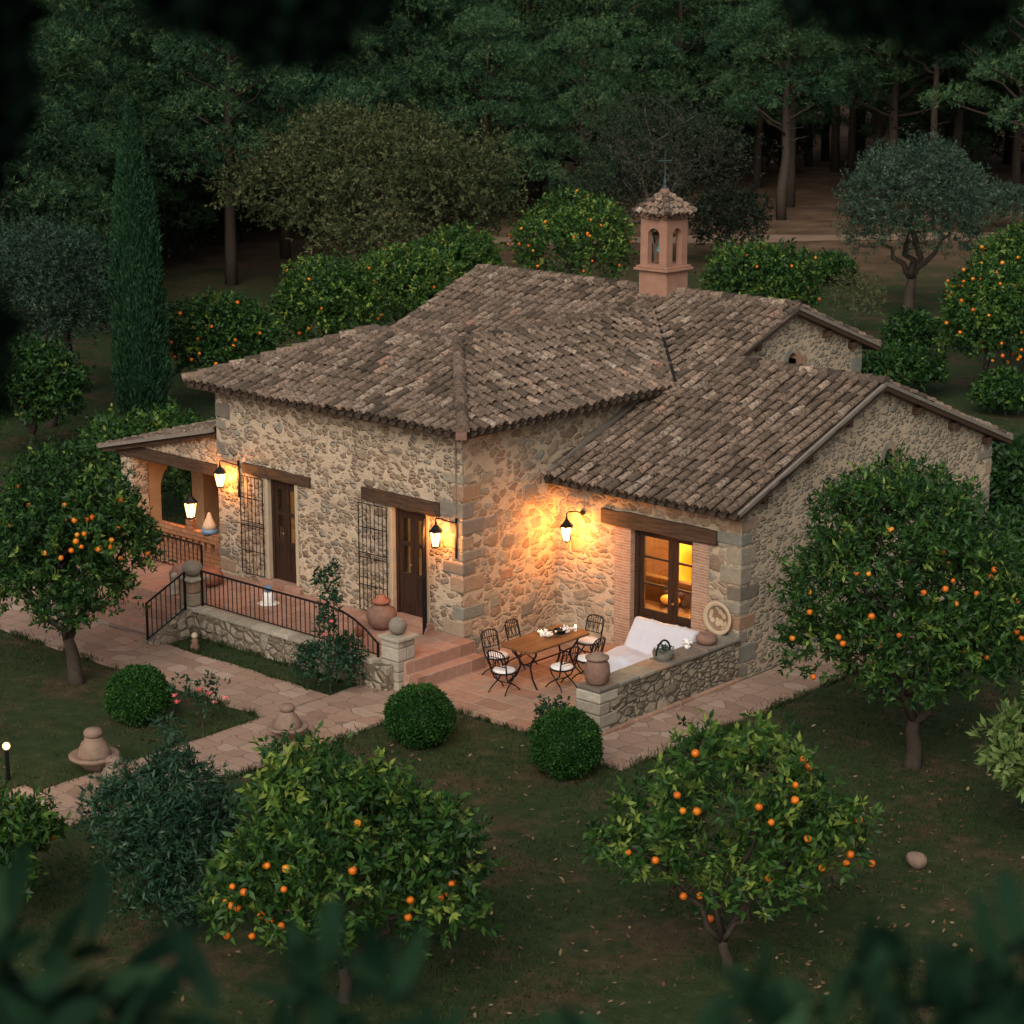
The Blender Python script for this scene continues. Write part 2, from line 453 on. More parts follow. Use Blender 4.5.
M['leaf_over'] = mat_leaf('overhead_leaf', [(0.0, (0.002, 0.004, 0.003)), (1.0, (0.004, 0.009, 0.006))], 0.9, 0.02, 0.0)
M['grass'] = mat_leaf('grass_blade', [(0.0, (0.02, 0.036, 0.012)), (0.5, (0.038, 0.054, 0.018)), (0.8, (0.08, 0.07, 0.034)), (1.0, (0.14, 0.115, 0.06))], 0.8, 0.1, 0.05)
M['litter'] = mat_leaf('dead_leaf', [(0.0, (0.07, 0.038, 0.02)), (0.6, (0.16, 0.095, 0.05)), (1.0, (0.34, 0.26, 0.15))], 0.8, 0.1, 0.05)
M['petal'] = mat_leaf('rose_petal', [(0.0, (0.5, 0.04, 0.05)), (0.5, (0.62, 0.12, 0.12)), (1.0, (0.7, 0.3, 0.26))], 0.6, 0.15)
def glass():
    g = G('window_glass')
    fr = g.n('Fresnel', {0: 1.45}).outputs[0]
    t = g.n('BsdfTransparent', {0: (0.95, 0.93, 0.9)}).outputs[0]
    s_ = g.n('BsdfGlossy', {'Color': (1, 1, 1), 'Roughness': 0.03}).outputs[0]
    return g.done(g.n('MixShader', {0: g.math('MULTIPLY', fr, 0.8), 1: t, 2: s_}).outputs[0])
M['glass'] = glass()
def lamp_glass():
    g = G('lit_lantern_glass')
    t = g.n('BsdfTransparent', {0: (1, 0.92, 0.8)}).outputs[0]
    e = g.n('Emission', {'Color': (1.0, 0.62, 0.24), 'Strength': 7.0}).outputs[0]
    return g.done(g.n('MixShader', {0: 0.45, 1: t, 2: e}).outputs[0])
M['lamp_glass'] = lamp_glass()
M['bulb'] = mat_emit('lit_bulb', (1.0, 0.7, 0.35), 30.0)
M['flame'] = mat_emit('candle_flame', (1.0, 0.62, 0.25), 14.0)
# ================================================================== THE HOUSE
LX, E1, SL, D1, WX, YW, Y2, W2, OV = 6.94, 4.54, 0.371, 2.68, 4.4, 6.98, 9.27, 0.75, 0.4
CT = 1 / math.sqrt(1 + SL * SL)
SN = SL * CT
def zP(y): return E1 + SL * (y - 5.83)
RZ = E1 + SL * 2.71
TER = 0.55            # terrace level
PAT = 0.10            # patio level

house = thing('stone_farmhouse', 'stone farmhouse with tiled hip and gable roofs and a small salmon bell tower', 'house', (0, 0, 0))

def strips(us, top, holes, to, rev=0.0, flip=False, bottom=0.0):
    """wall face in strips; to(u, z, d) gives the point, d is depth into the wall"""
    mb = MB()
    us = sorted(set([round(u, 4) for u in us] + [round(h[0], 4) for h in holes] + [round(h[1], 4) for h in holes]))
    for a, b in zip(us[:-1], us[1:]):
        mid = (a + b) / 2
        hs = sorted([h for h in holes if h[0] - 1e-4 <= mid <= h[1] + 1e-4], key=lambda h: h[2])
        lo_a = lo_b = bottom
        for h in hs + [None]:
            ha, hb = (h[2], h[2]) if h else (top(a), top(b))
            if ha - lo_a > 1e-4 or hb - lo_b > 1e-4:
                q = [to(a, lo_a, 0), to(b, lo_b, 0), to(b, hb, 0), to(a, ha, 0)]
                mb.add(q, [(0, 1, 2, 3)])
            if h: lo_a = lo_b = h[3]
    for (a, b, z0, z1) in holes:
        for (p, q) in [((a, z0), (a, z1)), ((a, z1), (b, z1)), ((b, z1), (b, z0)), ((b, z0), (a, z0))]:
            mb.add([to(p[0], p[1], 0), to(q[0], q[1], 0), to(q[0], q[1], rev), to(p[0], p[1], rev)], [(0, 1, 2, 3)])
    return mb

D1A, D1B = (-5.42, -4.6), (-1.86, -0.95)      # front door openings
DZ0, DZ1 = 0.66, 2.78
WDX = (1.84, 3.32)
strips([-LX, 0], lambda u: 4.52, [(*D1A, DZ0, DZ1), (*D1B, DZ0, DZ1)], lambda u, z, d: (u, d, z), 0.42).build('wall', M['stone_front'], house)
strips([0, 9.0], lambda u: 4.52, [], lambda u, z, d: (-d, u, z)).build('wall', M['stone_side'], house)
strips([-LX, -LX + 0.01], lambda u: 4.52, [], lambda u, z, d: (-LX, (u + LX) * 900, z)).build('wall', M['stone_front'], house)
strips([0, WX], lambda u: 3.32, [(*WDX, PAT + 0.03, 2.5)], lambda u, z, d: (u, D1 + d, z), 0.3).build('wall', M['stone_side'], house)
GB = 11.55
def gtop(u): return (zP(u) if u <= YW else zP(YW) - SL * (u - YW)) - 0.1
GWIN = (7.36, 7.66, 3.2, 3.62)
strips([D1, YW, GB], gtop, [GWIN], lambda u, z, d: (WX - d, u, z), 0.3).build('wall', M['stone_gable'], house)
RB = 12.1
def rtop(u): return (zP(u) if u <= Y2 else zP(Y2) - SL * (u - Y2)) - 0.1
RWIN = (9.24, 9.56, 4.5, 4.86)
strips([6.6, Y2, RB], rtop, [RWIN], lambda u, z, d: (W2 - d, u, z), 0.3).build('wall', M['stone_gable'], house)
strips([4.0, Y2, RB], rtop, [], lambda u, z, d: (-8.0, u, z)).build('wall', M['stone_gable'], house)
MB().add([(-8.0, RB, 0), (W2, RB, 0), (W2, RB, rtop(RB)), (-8.0, RB, rtop(RB))], [(0, 1, 2, 3)]).build('wall', M['stone_gable'], house)
MB().add([(W2, GB, 0), (WX, GB, 0), (WX, GB, gtop(GB)), (W2, GB, gtop(GB))], [(0, 1, 2, 3)]).build('wall', M['stone_gable'], house)

# small arched gable windows: stone surround and dark pane
for (wx, win) in ((WX, GWIN), (W2, RWIN)):
    a, b, z0, z1 = win
    fr = MB()
    m = (a + b) / 2
    r = (b - a) / 2
    fr.box(wx - 0.2, wx + 0.02, a - 0.1, a, z0, z1 - r, 0.7)
    fr.box(wx - 0.2, wx + 0.02, b, b + 0.34, z0 + 0.02, z1 - r + 0.04, 1.0)
    n = 6
    for k in range(n):
        t0, t1 = math.pi * k / n, math.pi * (k + 1) / n
        def pt(t, rr, x): return (x, m - rr * math.cos(t), z1 - r + rr * math.sin(t))
        vs = [pt(t0, r * 0.95, wx - 0.2), pt(t1, r * 0.95, wx - 0.2), pt(t1, r + 0.13, wx - 0.2), pt(t0, r + 0.13, wx - 0.2),
              pt(t0, r * 0.95, wx + 0.025), pt(t1, r * 0.95, wx + 0.025), pt(t1, r + 0.13, wx + 0.025), pt(t0, r + 0.13, wx + 0.025)]
        fr.add(vs, [(4, 5, 6, 7), (0, 1, 5, 4), (3, 7, 6, 2), (0, 4, 7, 3), (1, 2, 6, 5)], 0.5 + 0.1 * k)
    w_ = fr.build('window', M['quoin'], house)
    MB().box(wx - 0.31, wx - 0.28, a - 0.02, b + 0.02, z0 - 0.02, z1 + 0.02).build('pane', M['dark_void'], w_)

# quoins: long and short blocks laced round the corners
def quoins(cx, cy, dx, dy, z0, z1, seed, hmin=0.2, hmax=0.36, gap=0.035, skip=0.15, lmax=0.62):
    rnd = random.Random(seed)
    mb = MB()
    z = z0
    k = 0
    while z < z1 - 0.1:
        h = min(rnd.uniform(hmin, hmax), z1 - z)
        if rnd.random() > skip:
            la, lb = (rnd.uniform(0.42, lmax), rnd.uniform(0.24, 0.34))
            if k % 2: la, lb = lb, la
            p = rnd.uniform(0.008, 0.022)
            xs = sorted((cx + dx * p, cx - dx * la))
            ys = sorted((cy + dy * p, cy - dy * lb))
            t = rnd.random()
            MB().box(xs[0], xs[1], ys[0], ys[1], z, z + h - gap, t).build('quoin_stone', M['quoin'], house, bevel=0.03, seg=3)
        z += h
        k += 1
quoins(0, 0, 1, -1, 0.1, 3.9, 3)
quoins(-LX, 0, -1, -1, 0.6, 4.3, 5, skip=0.35, lmax=0.5)
quoins(WX, D1, 1, -1, 0.05, 3.1, 8, 0.24, 0.38, lmax=0.6, skip=0.08)
quoins(WX, GB, 1, 1, 0.05, 3.25, 11, 0.22, 0.4, skip=0.1)
quoins(W2, RB, 1, 1, 1.0, 4.6, 12, 0.22, 0.4, skip=0.1)

# scattered squared stones built into the right main wall near its corner
rnd = random.Random(21)
mb = MB()
for k in range(16):
    y = rnd.uniform(0.45, 2.3)
    z = rnd.uniform(0.3, 3.7)
    if any(abs(y - q[0]) < 0.5 and abs(z - q[1]) < 0.35 for q in getattr(quoins, 'used', [])): continue
    quoins.used = getattr(quoins, 'used', []) + [(y, z)]
    w_, h_ = rnd.uniform(0.14, 0.25), rnd.uniform(0.09, 0.15)
    MB().box(-0.1, 0.012, y - w_, y + w_, z - h_, z + h_, rnd.random()).build('squared_stone', M['quoin'], house, bevel=0.04, seg=3)

# ------------------------------------------------------------------ roofs of barrel tiles
def deck(poly, zf, th=0.1, up=0.0):
    """slab under the tiles"""
    n = len(poly)
    vs = [(x, y, zf(x, y) + up) for x, y in poly] + [(x, y, zf(x, y) + up - th) for x, y in poly]
    fs = [tuple(range(n)), tuple(range(2 * n - 1, n - 1, -1))] + [(i, i + n, (i + 1) % n + n, (i + 1) % n) for i in range(n)]
    return MB().add(vs, fs)

def tiles(mb, O, U, V, us, vr, seed, sp=0.232, ex=0.34, rl=0.084, ru=0.07):
    rnd = random.Random(seed)
    O, U, V = Vector(O), Vector(U), Vector(V)
    N = U.cross(V).normalized()
    if N.z < 0: N = -N
    SEG = 6
    for ui, u in enumerate(us):
        for pan in (False, True):
            uu = u + (sp / 2 if pan else 0)
            rng_ = vr(uu)
            if rng_ is None: continue
            v0, v1 = rng_
            if v1 - v0 < 0.05: continue
            v = v0 - 0.06 + rnd.uniform(-0.02, 0.02)
            first = True
            while v < v1 - 0.04:
                ln = min(ex * 1.22, v1 - v + 0.03)
                ju, jr = rnd.gauss(0, 0.008), rnd.gauss(0, 0.012)
                if rnd.random() < 0.04: ju, jr = rnd.gauss(0, 0.02), rnd.gauss(0, 0.04)
                sag = 0.018 * math.sin(uu * 1.35 + v * 0.5 + seed) + 0.014 * math.sin(v * 2.1 - uu * 0.7)
                t = min(1, max(0, rnd.gauss(0.52, 0.15)))
                if rnd.random() < 0.1: t = rnd.uniform(0.8, 1.0)
                if rnd.random() < 0.05: t = rnd.uniform(0.08, 0.25)
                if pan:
                    t *= 0.12  # pans darkened: shade between the covers painted into the tint, plus gathered dirt
                    r0, r1, h0, h1 = 0.085, 0.09, 0.042, 0.028
                    A = [math.pi + math.pi * k / 4 for k in range(5)]
                else:
                    r0, r1, h0, h1 = rl * rnd.uniform(0.93, 1.05), ru, 0.078, 0.05
                    h0 += rnd.uniform(-0.006, 0.014)
                    A = [math.pi * k / SEG for k in range(SEG + 1)]
                vs = []
                for (vv, r, h, dj) in ((v, r0, h0, 0), (v + ln, r1, h1, jr)):
                    for a in A:
                        vs.append(O + U * (uu + ju + dj + r * math.cos(a)) + V * vv + N * (h + sag + r * math.sin(a)))
                m = len(A)
                fs = [(k, k + 1, m + k + 1, m + k) for k in range(m - 1)]
                if not pan:                        # thickness of the lower rim
                    th = 0.02
                    for a in A:
                        vs.append(O + U * (uu + ju + (r0 - th) * math.cos(a)) + V * v + N * (h0 + sag + (r0 - th) * math.sin(a)))
                    for a in A:
                        vs.append(O + U * (uu + ju + (r0 - th) * math.cos(a)) + V * (v + 0.12) + N * (h0 + sag - 0.012 + (r0 - th) * math.sin(a)))
                    fs += [(2 * m + k + 1, 2 * m + k, k, k + 1)[::-1] for k in range(m - 1)]
                    fs += [(3 * m + k, 2 * m + k, 2 * m + k + 1, 3 * m + k + 1) for k in range(m - 1)]
                mb.add(vs, fs, t)
                v += ex + rnd.uniform(-0.012, 0.012)
                first = False
    return mb

def caps(mb, p0, p1, seed, r=0.14, ln=0.4, lift=0.03):
    rnd = random.Random(seed)
    p0, p1 = Vector(p0), Vector(p1)
    d = (p1 - p0)
    n = max(1, round(d.length / (ln * 0.82)))
    D = d.normalized()
    X = D.cross(Vector((0, 0, 1))).normalized()
    Nn = X.cross(D).normalized()
    st = d.length / n
    for k in range(n):
        a0 = p0 + D * (st * k - 0.03)
        t = min(1, max(0, rnd.gauss(0.42, 0.2)))
        vs = []
        A = [math.pi * (-0.08 + 1.16 * j / 8) for j in range(9)]
        for (s_, rr, h) in ((0, r, lift + 0.03), (st * 1.18, r * 0.84, lift)):
            for a in A:
                vs.append(a0 + D * s_ + X * (rr * math.cos(a)) + Nn * (h + rr * math.sin(a)))
        for a in A:
            vs.append(a0 + X * ((r - 0.025) * math.cos(a)) + Nn * (lift + 0.03 + (r - 0.025) * math.sin(a)))
        m = 9
        fs = [(j, j + 1, m + j + 1, m + j) for j in range(m - 1)] + [(2 * m + j, 2 * m + j + 1, j + 1, j) for j in range(m - 1)]
        fs.append(tuple(range(3 * m - 1, 2 * m - 1, -1)))
        mb.add(vs, fs, t)
    return mb

SP = 0.232
def cols(a, b): return [a + SP * k for k in range(int((b - a) / SP) + 1)]
XL, XR = -LX - OV, OV
A_ = 2.71
# hipped front block: one roof, slopes as parts
rf = MB()
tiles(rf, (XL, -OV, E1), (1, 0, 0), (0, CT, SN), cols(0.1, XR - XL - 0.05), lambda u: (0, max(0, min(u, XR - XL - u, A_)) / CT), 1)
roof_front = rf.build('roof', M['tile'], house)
rs = MB()
def vr_s(u):
    y = u - OV
    lo = max(0, y - 5.83)
    return (lo / CT, min(u, A_) / CT)
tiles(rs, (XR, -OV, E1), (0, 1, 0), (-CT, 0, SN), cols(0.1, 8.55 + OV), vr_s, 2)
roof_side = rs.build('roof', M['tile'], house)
rl_ = MB()
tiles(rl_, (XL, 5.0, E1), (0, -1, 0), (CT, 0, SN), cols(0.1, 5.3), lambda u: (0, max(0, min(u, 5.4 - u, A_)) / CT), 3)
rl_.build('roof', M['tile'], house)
rk_ = MB()
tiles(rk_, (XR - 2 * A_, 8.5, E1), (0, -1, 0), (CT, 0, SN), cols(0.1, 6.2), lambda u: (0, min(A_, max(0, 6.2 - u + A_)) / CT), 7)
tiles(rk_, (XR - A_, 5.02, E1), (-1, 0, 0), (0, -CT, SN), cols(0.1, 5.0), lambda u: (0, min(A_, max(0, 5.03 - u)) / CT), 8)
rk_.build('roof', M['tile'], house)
dk = deck([(XL, -OV), (XR, -OV), (XR - A_, -OV + A_), (XL + A_, -OV + A_)], lambda x, y: E1 + SL * (y + OV), 0.08, -0.01)
d2 = deck([(XR, -OV), (XR, 5.83), (XR - A_, 8.55), (XR - A_, -OV + A_)], lambda x, y: E1 + SL * (XR - x), 0.08, -0.01)
d3 = deck([(XL, 5.02), (XL, -OV), (XL + A_, -OV + A_)], lambda x, y: E1 + SL * (x - XL), 0.08, -0.01)
d4 = deck([(XL + A_, -OV + A_), (XR - A_, -OV + A_), (XR - A_, 5.02), (XL, 5.02)], lambda x, y: RZ - SL * (y + OV - A_), 0.08, -0.01)
d5 = deck([(XR - A_, -OV + A_), (XR - A_, 8.55), (XR - 2 * A_, 8.55), (XR - 2 * A_, -OV + A_)], lambda x, y: RZ - SL * (XR - A_ - x), 0.08, -0.02)
for d_ in (d2, d3, d4, d5): dk.add(d_.v, d_.f)
dk.build('roof_deck', M['wood_dark'], house)
for p, q, sd_, r in (((XR + 0.02, -OV - 0.02, E1 + 0.05), (XR - A_, -OV + A_, RZ + 0.05), 31, 0.125), ((XL - 0.02, -OV - 0.02, E1 + 0.04), (XL + A_, -OV + A_, RZ + 0.04), 32, 0.12),
                     ((XL + A_, -OV + A_, RZ + 0.02), (XR - A_, -OV + A_, RZ + 0.02), 33, 0.11), ((XR - A_, -OV + A_, RZ + 0.02), (XR - A_, 8.6, RZ + 0.02), 34, 0.11)):
    caps(MB(), p, q, sd_, r).build('ridge_tiles', M['tile'], roof_front)
MB().bar((XR + 0.10, -OV - 0.16, E1 - 0.0), (XR - 0.12, -OV + 0.1, E1 + 0.06), 0.2, 0.1, tint=0.9).build('hip_end', M['clay'], roof_front)

# long catslide of the rear block and right wing
rp = MB()
YE = D1 - OV
def vr_p(u):
    x = -8.2 + u
    top = YW if x > W2 + 0.2 else Y2
    if x > 0.02: lo = YE
    elif x > XR - A_: lo = 5.83 + (XR - x) - 0.25
    else: lo = 4.0
    return ((lo - YE) / CT, (top - YE) / CT)
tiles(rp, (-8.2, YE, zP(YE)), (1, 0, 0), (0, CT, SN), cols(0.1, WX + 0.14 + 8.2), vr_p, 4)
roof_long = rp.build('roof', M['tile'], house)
rb = MB()
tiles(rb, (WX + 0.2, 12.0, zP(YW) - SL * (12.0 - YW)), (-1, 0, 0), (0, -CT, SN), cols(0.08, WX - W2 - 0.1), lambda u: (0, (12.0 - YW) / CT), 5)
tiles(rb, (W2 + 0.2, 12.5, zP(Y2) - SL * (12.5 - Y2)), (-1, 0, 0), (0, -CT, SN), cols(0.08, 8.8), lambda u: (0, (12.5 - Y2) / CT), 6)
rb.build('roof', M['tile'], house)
XG = WX + 0.22
dk = deck([(0.0, YE + 0.03), (XG, YE + 0.03), (XG, YW), (0.0, YW)], lambda x, y: zP(y), 0.09, -0.01)
for d_ in (deck([(-8.22, 4.0), (0, 4.0), (0, YW), (W2 + 0.22, YW), (W2 + 0.22, Y2), (-8.22, Y2)], lambda x, y: zP(y), 0.09, -0.012),
           deck([(XG, YW), (XG, 12.0), (W2, 12.0), (W2, YW)], lambda x, y: zP(YW) - SL * (y - YW), 0.09, -0.01),
           deck([(W2 + 0.22, Y2), (W2 + 0.22, 12.5), (-8.22, 12.5), (-8.22, Y2)], lambda x, y: zP(Y2) - SL * (y - Y2), 0.09, -0.01)):
    dk.add(d_.v, d_.f)
dk.build('roof_deck', M['wood_dark'], house)
caps(MB(), (XG - 0.02, YW, zP(YW) + 0.02), (W2 + 0.2, YW, zP(YW) + 0.02), 35, 0.11).build('ridge_tiles', M['tile'], roof_long)
caps(MB(), (W2 + 0.2, Y2, zP(Y2) + 0.02), (-8.2, Y2, zP(Y2) + 0.02), 36, 0.11).build('ridge_tiles', M['tile'], roof_long)
def on(x, y, yr, dz): return (x, y, (zP(y) if y <= yr else zP(yr) - SL * (y - yr)) + dz)
GM = mat_plain('grey_mortar', (0.17, 0.145, 0.115), 0.9, 0.35, 8)
# mortar fillets along the gable edges, and the flashing where the wing roof meets the wall
for x, ya, yb, yr, dz, w in ((XG - 0.01, YE + 0.02, YW, YW, 0.03, 0.06), (XG - 0.01, YW, 12.0, YW, 0.03, 0.06), (W2 + 0.21, YW + 0.1, Y2, Y2, 0.03, 0.06), (W2 + 0.21, Y2, 12.5, Y2, 0.03, 0.06), (0.05, YE + 0.1, 5.8, YW, 0.12, 0.12)):
    MB().bar(on(x, ya, yr, dz), on(x, yb, yr, dz), w, 0.07).build('roof_edge_mortar', GM, house)
vl = MB()      # open gutter in the valley
vl.bar((XR + 0.05, 5.78, E1 + 0.13), (XR - A_, 8.54, RZ + 0.13), 0.06, 0.03)
vl.build('valley_gutter', mat_plain('old_lead', (0.018, 0.016, 0.014), 0.9, 0.3, 8, 0, 0.05), house)
for wx, yr, ys in ((WX, YW, (3.2, 4.6, 5.9, 8.4, 9.8, 11.2)), (W2, Y2, (8.0, 10.6, 11.6))):
    for y in ys:                       # purlin ends under the gable edges
        x, y_, z = on(wx, y, yr, -0.2)
        MB().box(wx - 0.2, wx + 0.17, y - 0.07, y + 0.07, z - 0.07, z + 0.075).build('purlin_end', M['beam'], house, bevel=0.012)

# ------------------------------------------------------------------ lintels, jambs, doors
def rough_beam(x0, x1, y0, y1, z0, z1, seed, name='lintel'):
    rnd = random.Random(seed)
    n = 9
    vs, fs = [], []
    for k in range(n):
        x = x0 + (x1 - x0) * k / (n - 1)
        j = [rnd.uniform(-0.014, 0.014) for _ in range(4)]
        vs += [(x, y0 + j[0], z0 + j[1]), (x, y1, z0 + j[1]), (x, y1, z1 + j[2]), (x, y0 + j[0], z1 + j[2])]
    for k in range(n - 1):
        for e in range(4):
            e2 = (e + 1) % 4
            fs.append((4 * k + e, 4 * k + e2, 4 * k + 4 + e2, 4 * k + 4 + e))
    fs += [(3, 2, 1, 0), tuple(4 * n - 4 + i for i in range(4))]
    return MB().add(vs, fs).build(name, M['beam'], house, bevel=0.012)
rough_beam(-6.12, -4.12, -0.05, 0.2, 2.79, 3.0, 1)
rough_beam(-2.66, -0.56, -0.06, 0.2, 2.785, 3.06, 2)
rough_beam(1.14, 3.88, D1 - 0.06, D1 + 0.2, 2.48, 2.77, 3)
for (a, b) in ((1.46, WDX[0] + 0.006), (WDX[1] - 0.006, 3.7)):
    MB().box(a, b, D1 - 0.012, D1 + 0.29, PAT, 2.476).build('door_jamb', M['brick'], house)
for (a, b) in (D1A, D1B):
    for (p, q) in ((a - 0.1, a + 0.006), (b - 0.006, b + 0.08)):
        MB().box(p, q, -0.012, 0.41, DZ0 + 0.006, 2.776).build('door_jamb', M['plaster_pale'], house, bevel=0.01)
    MB().box(a - 0.2, b + 0.2, -0.12, 0.41, TER, DZ0 + 0.005).build('door_step', M['terrace'], house, bevel=0.012)

def front_door(a, b, seed):
    y = 0.12
    z0, z1 = DZ0 + 0.008, DZ1 - 0.008
    a, b = a + 0.008, b - 0.008
    fr = MB()
    fr.box(a, a + 0.07, y - 0.03, y + 0.09, z0, z1)
    fr.box(b - 0.07, b, y - 0.03, y + 0.09, z0, z1)
    fr.box(a + 0.07, b - 0.07, y - 0.03, y + 0.09, z1 - 0.08, z1)
    d = fr.build('door', M['door'], house, bevel=0.006)
    m = (a + b) / 2
    for (p, q) in ((a + 0.072, m - 0.003), (m + 0.003, b - 0.072)):
        lf = MB()
        lf.box(p, p + 0.085, y, y + 0.05, z0, z1 - 0.08)
        lf.box(q - 0.085, q, y, y + 0.05, z0, z1 - 0.08)
        for (s0, s1) in ((z0, z0 + 0.2), (z0 + 0.72, z0 + 0.82), (z0 + 1.36, z0 + 1.43), (z1 - 0.2, z1 - 0.08)):
            lf.box(p + 0.085, q - 0.085, y + 0.004, y + 0.046, s0, s1)
        lf.box(p + 0.085, q - 0.085, y + 0.02, y + 0.035, z0 + 0.2, z0 + 0.72)
        lf.build('door_leaf', M['door'], d, bevel=0.006)
        MB().box(p + 0.08, q - 0.08, y + 0.022, y + 0.028, z0 + 0.815, z1 - 0.19).build('pane', M['glass'], d)
    MB().ball((m - 0.05, y - 0.03, z0 + 1.0), 0.025).build('handle', mat_plain('brass', (0.35, 0.2, 0.06), 0.35, 0.1, 10, 0.9), d, smooth=True)
    MB().box(a + 0.1, b - 0.1, y + 0.2, y + 0.22, z0 + 0.5, z1 - 0.12).build('curtain', M['curtain'], d)
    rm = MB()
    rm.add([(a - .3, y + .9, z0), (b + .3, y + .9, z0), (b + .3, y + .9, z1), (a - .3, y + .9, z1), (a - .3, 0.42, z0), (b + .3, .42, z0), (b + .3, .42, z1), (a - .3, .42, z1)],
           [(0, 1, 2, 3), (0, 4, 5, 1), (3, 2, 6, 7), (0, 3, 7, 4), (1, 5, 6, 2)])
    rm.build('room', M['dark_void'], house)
front_door(*D1A, 1)
front_door(*D1B, 2)

def grille(p, ang, w, z0, z1, nv, name='window_grille'):
    """wrought iron gate leaf hinged at p, swung to ang"""
    mb = MB()
    h = z1 - z0
    for k in range(nv + 1):
        x = w * k / nv
        r = 0.012 if k in (0, nv) else 0.008
        mb.tube([(x, 0, 0), (x, 0, h)], r, 6)
    for t in (0.0, 0.24, 0.5, 0.54, 0.78, 1.0):
        mb.bar((0, 0, h * t), (w, 0, h * t), 0.01, 0.016)
    for k in range(nv):
        mb.ball((w * (k + 0.5) / nv, 0, h * 0.52), 0.016, 6, 4)
    o = mb.build(name, M['iron'], house)
    o.location = (p[0], p[1], z0)
    o.rotation_euler = (0, 0, ang)
    return o
grille((-5.46, -0.1, 0), R(180 + 3), 0.64, 0.72, 2.76, 6)
grille((-1.9, -0.11, 0), R(180 + 2), 0.74, 0.62, 2.76, 7)
grille((-0.9, -0.06, 0), R(-52), 0.6, 0.62, 2.76, 7)

# wing door, glazed, with the lit room behind it
yd = D1 + 0.15
a, b = WDX[0] + 0.009, WDX[1] - 0.009
z0, z1 = PAT + 0.034, 2.494
fr = MB()
fr.box(a, a + 0.1, yd - 0.04, yd + 0.09, z0, z1)
fr.box(b - 0.03, b, yd - 0.04, yd + 0.09, z0, z1)
fr.box(a + 0.1, b - 0.03, yd - 0.04, yd + 0.09, z1 - 0.07, z1)
dr = fr.build('door', M['door'], house, bevel=0.008)
for (p, q) in ((a + 0.103, a + 0.88), (a + 0.90, b - 0.033)):
    lf = MB()
    lf.box(p, p + 0.1, yd, yd + 0.055, z0, z1 - 0.07)
    lf.box(q - 0.1, q, yd, yd + 0.055, z0, z1 - 0.07)
    for (s0, s1) in ((z0, z0 + 0.14), (z0 + 0.66, z0 + 0.78), (z0 + 1.26, z0 + 1.3), (z0 + 1.78, z0 + 1.82), (z1 - 0.16, z1 - 0.07)):
        lf.box(p + 0.1, q - 0.1, yd + 0.004, yd + 0.05, s0, s1)
    lf.box(p + 0.1, q - 0.1, yd + 0.02, yd + 0.036, z0 + 0.14, z0 + 0.66)
    nb = 5
    for k in range(1, nb):
        x = p + 0.1 + (q - p - 0.2) * k / nb
        lf.box(x - 0.006, x + 0.006, yd + 0.014, yd + 0.022, z0 + 0.14, z0 + 0.66)
    lf.build('door_leaf', M['door'], dr, bevel=0.008)
    MB().box(p + 0.095, q - 0.095, yd + 0.024, yd + 0.03, z0 + 0.77, z1 - 0.15).build('pane', M['glass'], dr)
MB().ball((a + 0.93, yd - 0.03, z0 + 1.0), 0.028).build('handle', bpy.data.materials['brass'], dr, smooth=True)
rm = MB()
X0, X1, Y0_, Y1_, Z0, Z1 = 0.3, 4.1, D1 + 0.31, 6.6, PAT + 0.02, 2.85
rm.add([(X0, Y0_, Z0), (X1, Y0_, Z0), (X1, Y1_, Z0), (X0, Y1_, Z0), (X0, Y0_, Z1), (X1, Y0_, Z1), (X1, Y1_, Z1), (X0, Y1_, Z1)],
       [(0, 1, 2, 3), (4, 7, 6, 5), (2, 6, 7, 3), (1, 5, 6, 2), (0, 3, 7, 4)])
rm.build('room', M['ochre'], house)
wi = MB()
wi.box(0.32, 0.8, 4.3, 5.3, Z0, 2.3)                       # dark cupboard seen through the glass
wi.build('cupboard', M['door'], house)
sf = MB()
sf.box(0.6, 3.0, 3.5, 4.2, Z0, 0.62).box(0.6, 3.0, 4.2, 4.4, Z0, 1.1)
sf.build('room_sofa', M['sofa_dark'], house, bevel=0.08)
MB().ball((1.75, 4.05, 0.75), 0.16, sq=(1.4, 1, 0.6)).ball((2.6, 4.1, 0.78), 0.13).build('cushions', M['ochre'], house, smooth=True)
pl = bpy.data.lights.new('room_lamp', 'POINT')
pl.energy = 650
pl.color = (1.0, 0.6, 0.2)
pl.shadow_soft_size = 0.15
lo = add_obj('room_lamp', pl, house, (2.2, 5.2, 2.3))
ls = MB().lathe([(0.02, 0), (0.16, 0.0), (0.11, 0.22), (0.02, 0.22)], 16, (1.2, 5.9, 1.35))
ls.build('room_lamp_shade', mat_emit('lit_shade', (1.0, 0.6, 0.2), 3.0), house, smooth=True)
MB().lathe([(0.1, 0), (0.02, 0.05), (0.02, 1.3)], 10, (1.2, 5.9, 0.1)).build('room_lamp_stand', M['iron'], house)

# drain pipe by the corner of the front
MB().tube([(-0.14, -0.03, 4.45), (-0.14, -0.03, 2.9)], 0.012, 6).build('conduit', GM, house)

# ------------------------------------------------------------------ bell tower
tw = bpy.data.objects.new('bell_tower', None)
COL.objects.link(tw)
tw.parent = house
tx0, tx1, ty0, ty1 = -3.05, -2.28, 8.92, 9.69
tb = MB()
tb.box(tx0, tx1, ty0, ty1, 5.0, 6.33)
tb.build('tower_base', M['plaster'], tw, bevel=0.012)
MB().box(tx0 - 0.09, tx1 + 0.09, ty0 - 0.09, ty1 + 0.09, 6.33, 6.385).box(tx0 - 0.05, tx1 + 0.05, ty0 - 0.05, ty1 + 0.05, 6.386, 6.43).build('ledge', M['plaster'], tw, bevel=0.012)

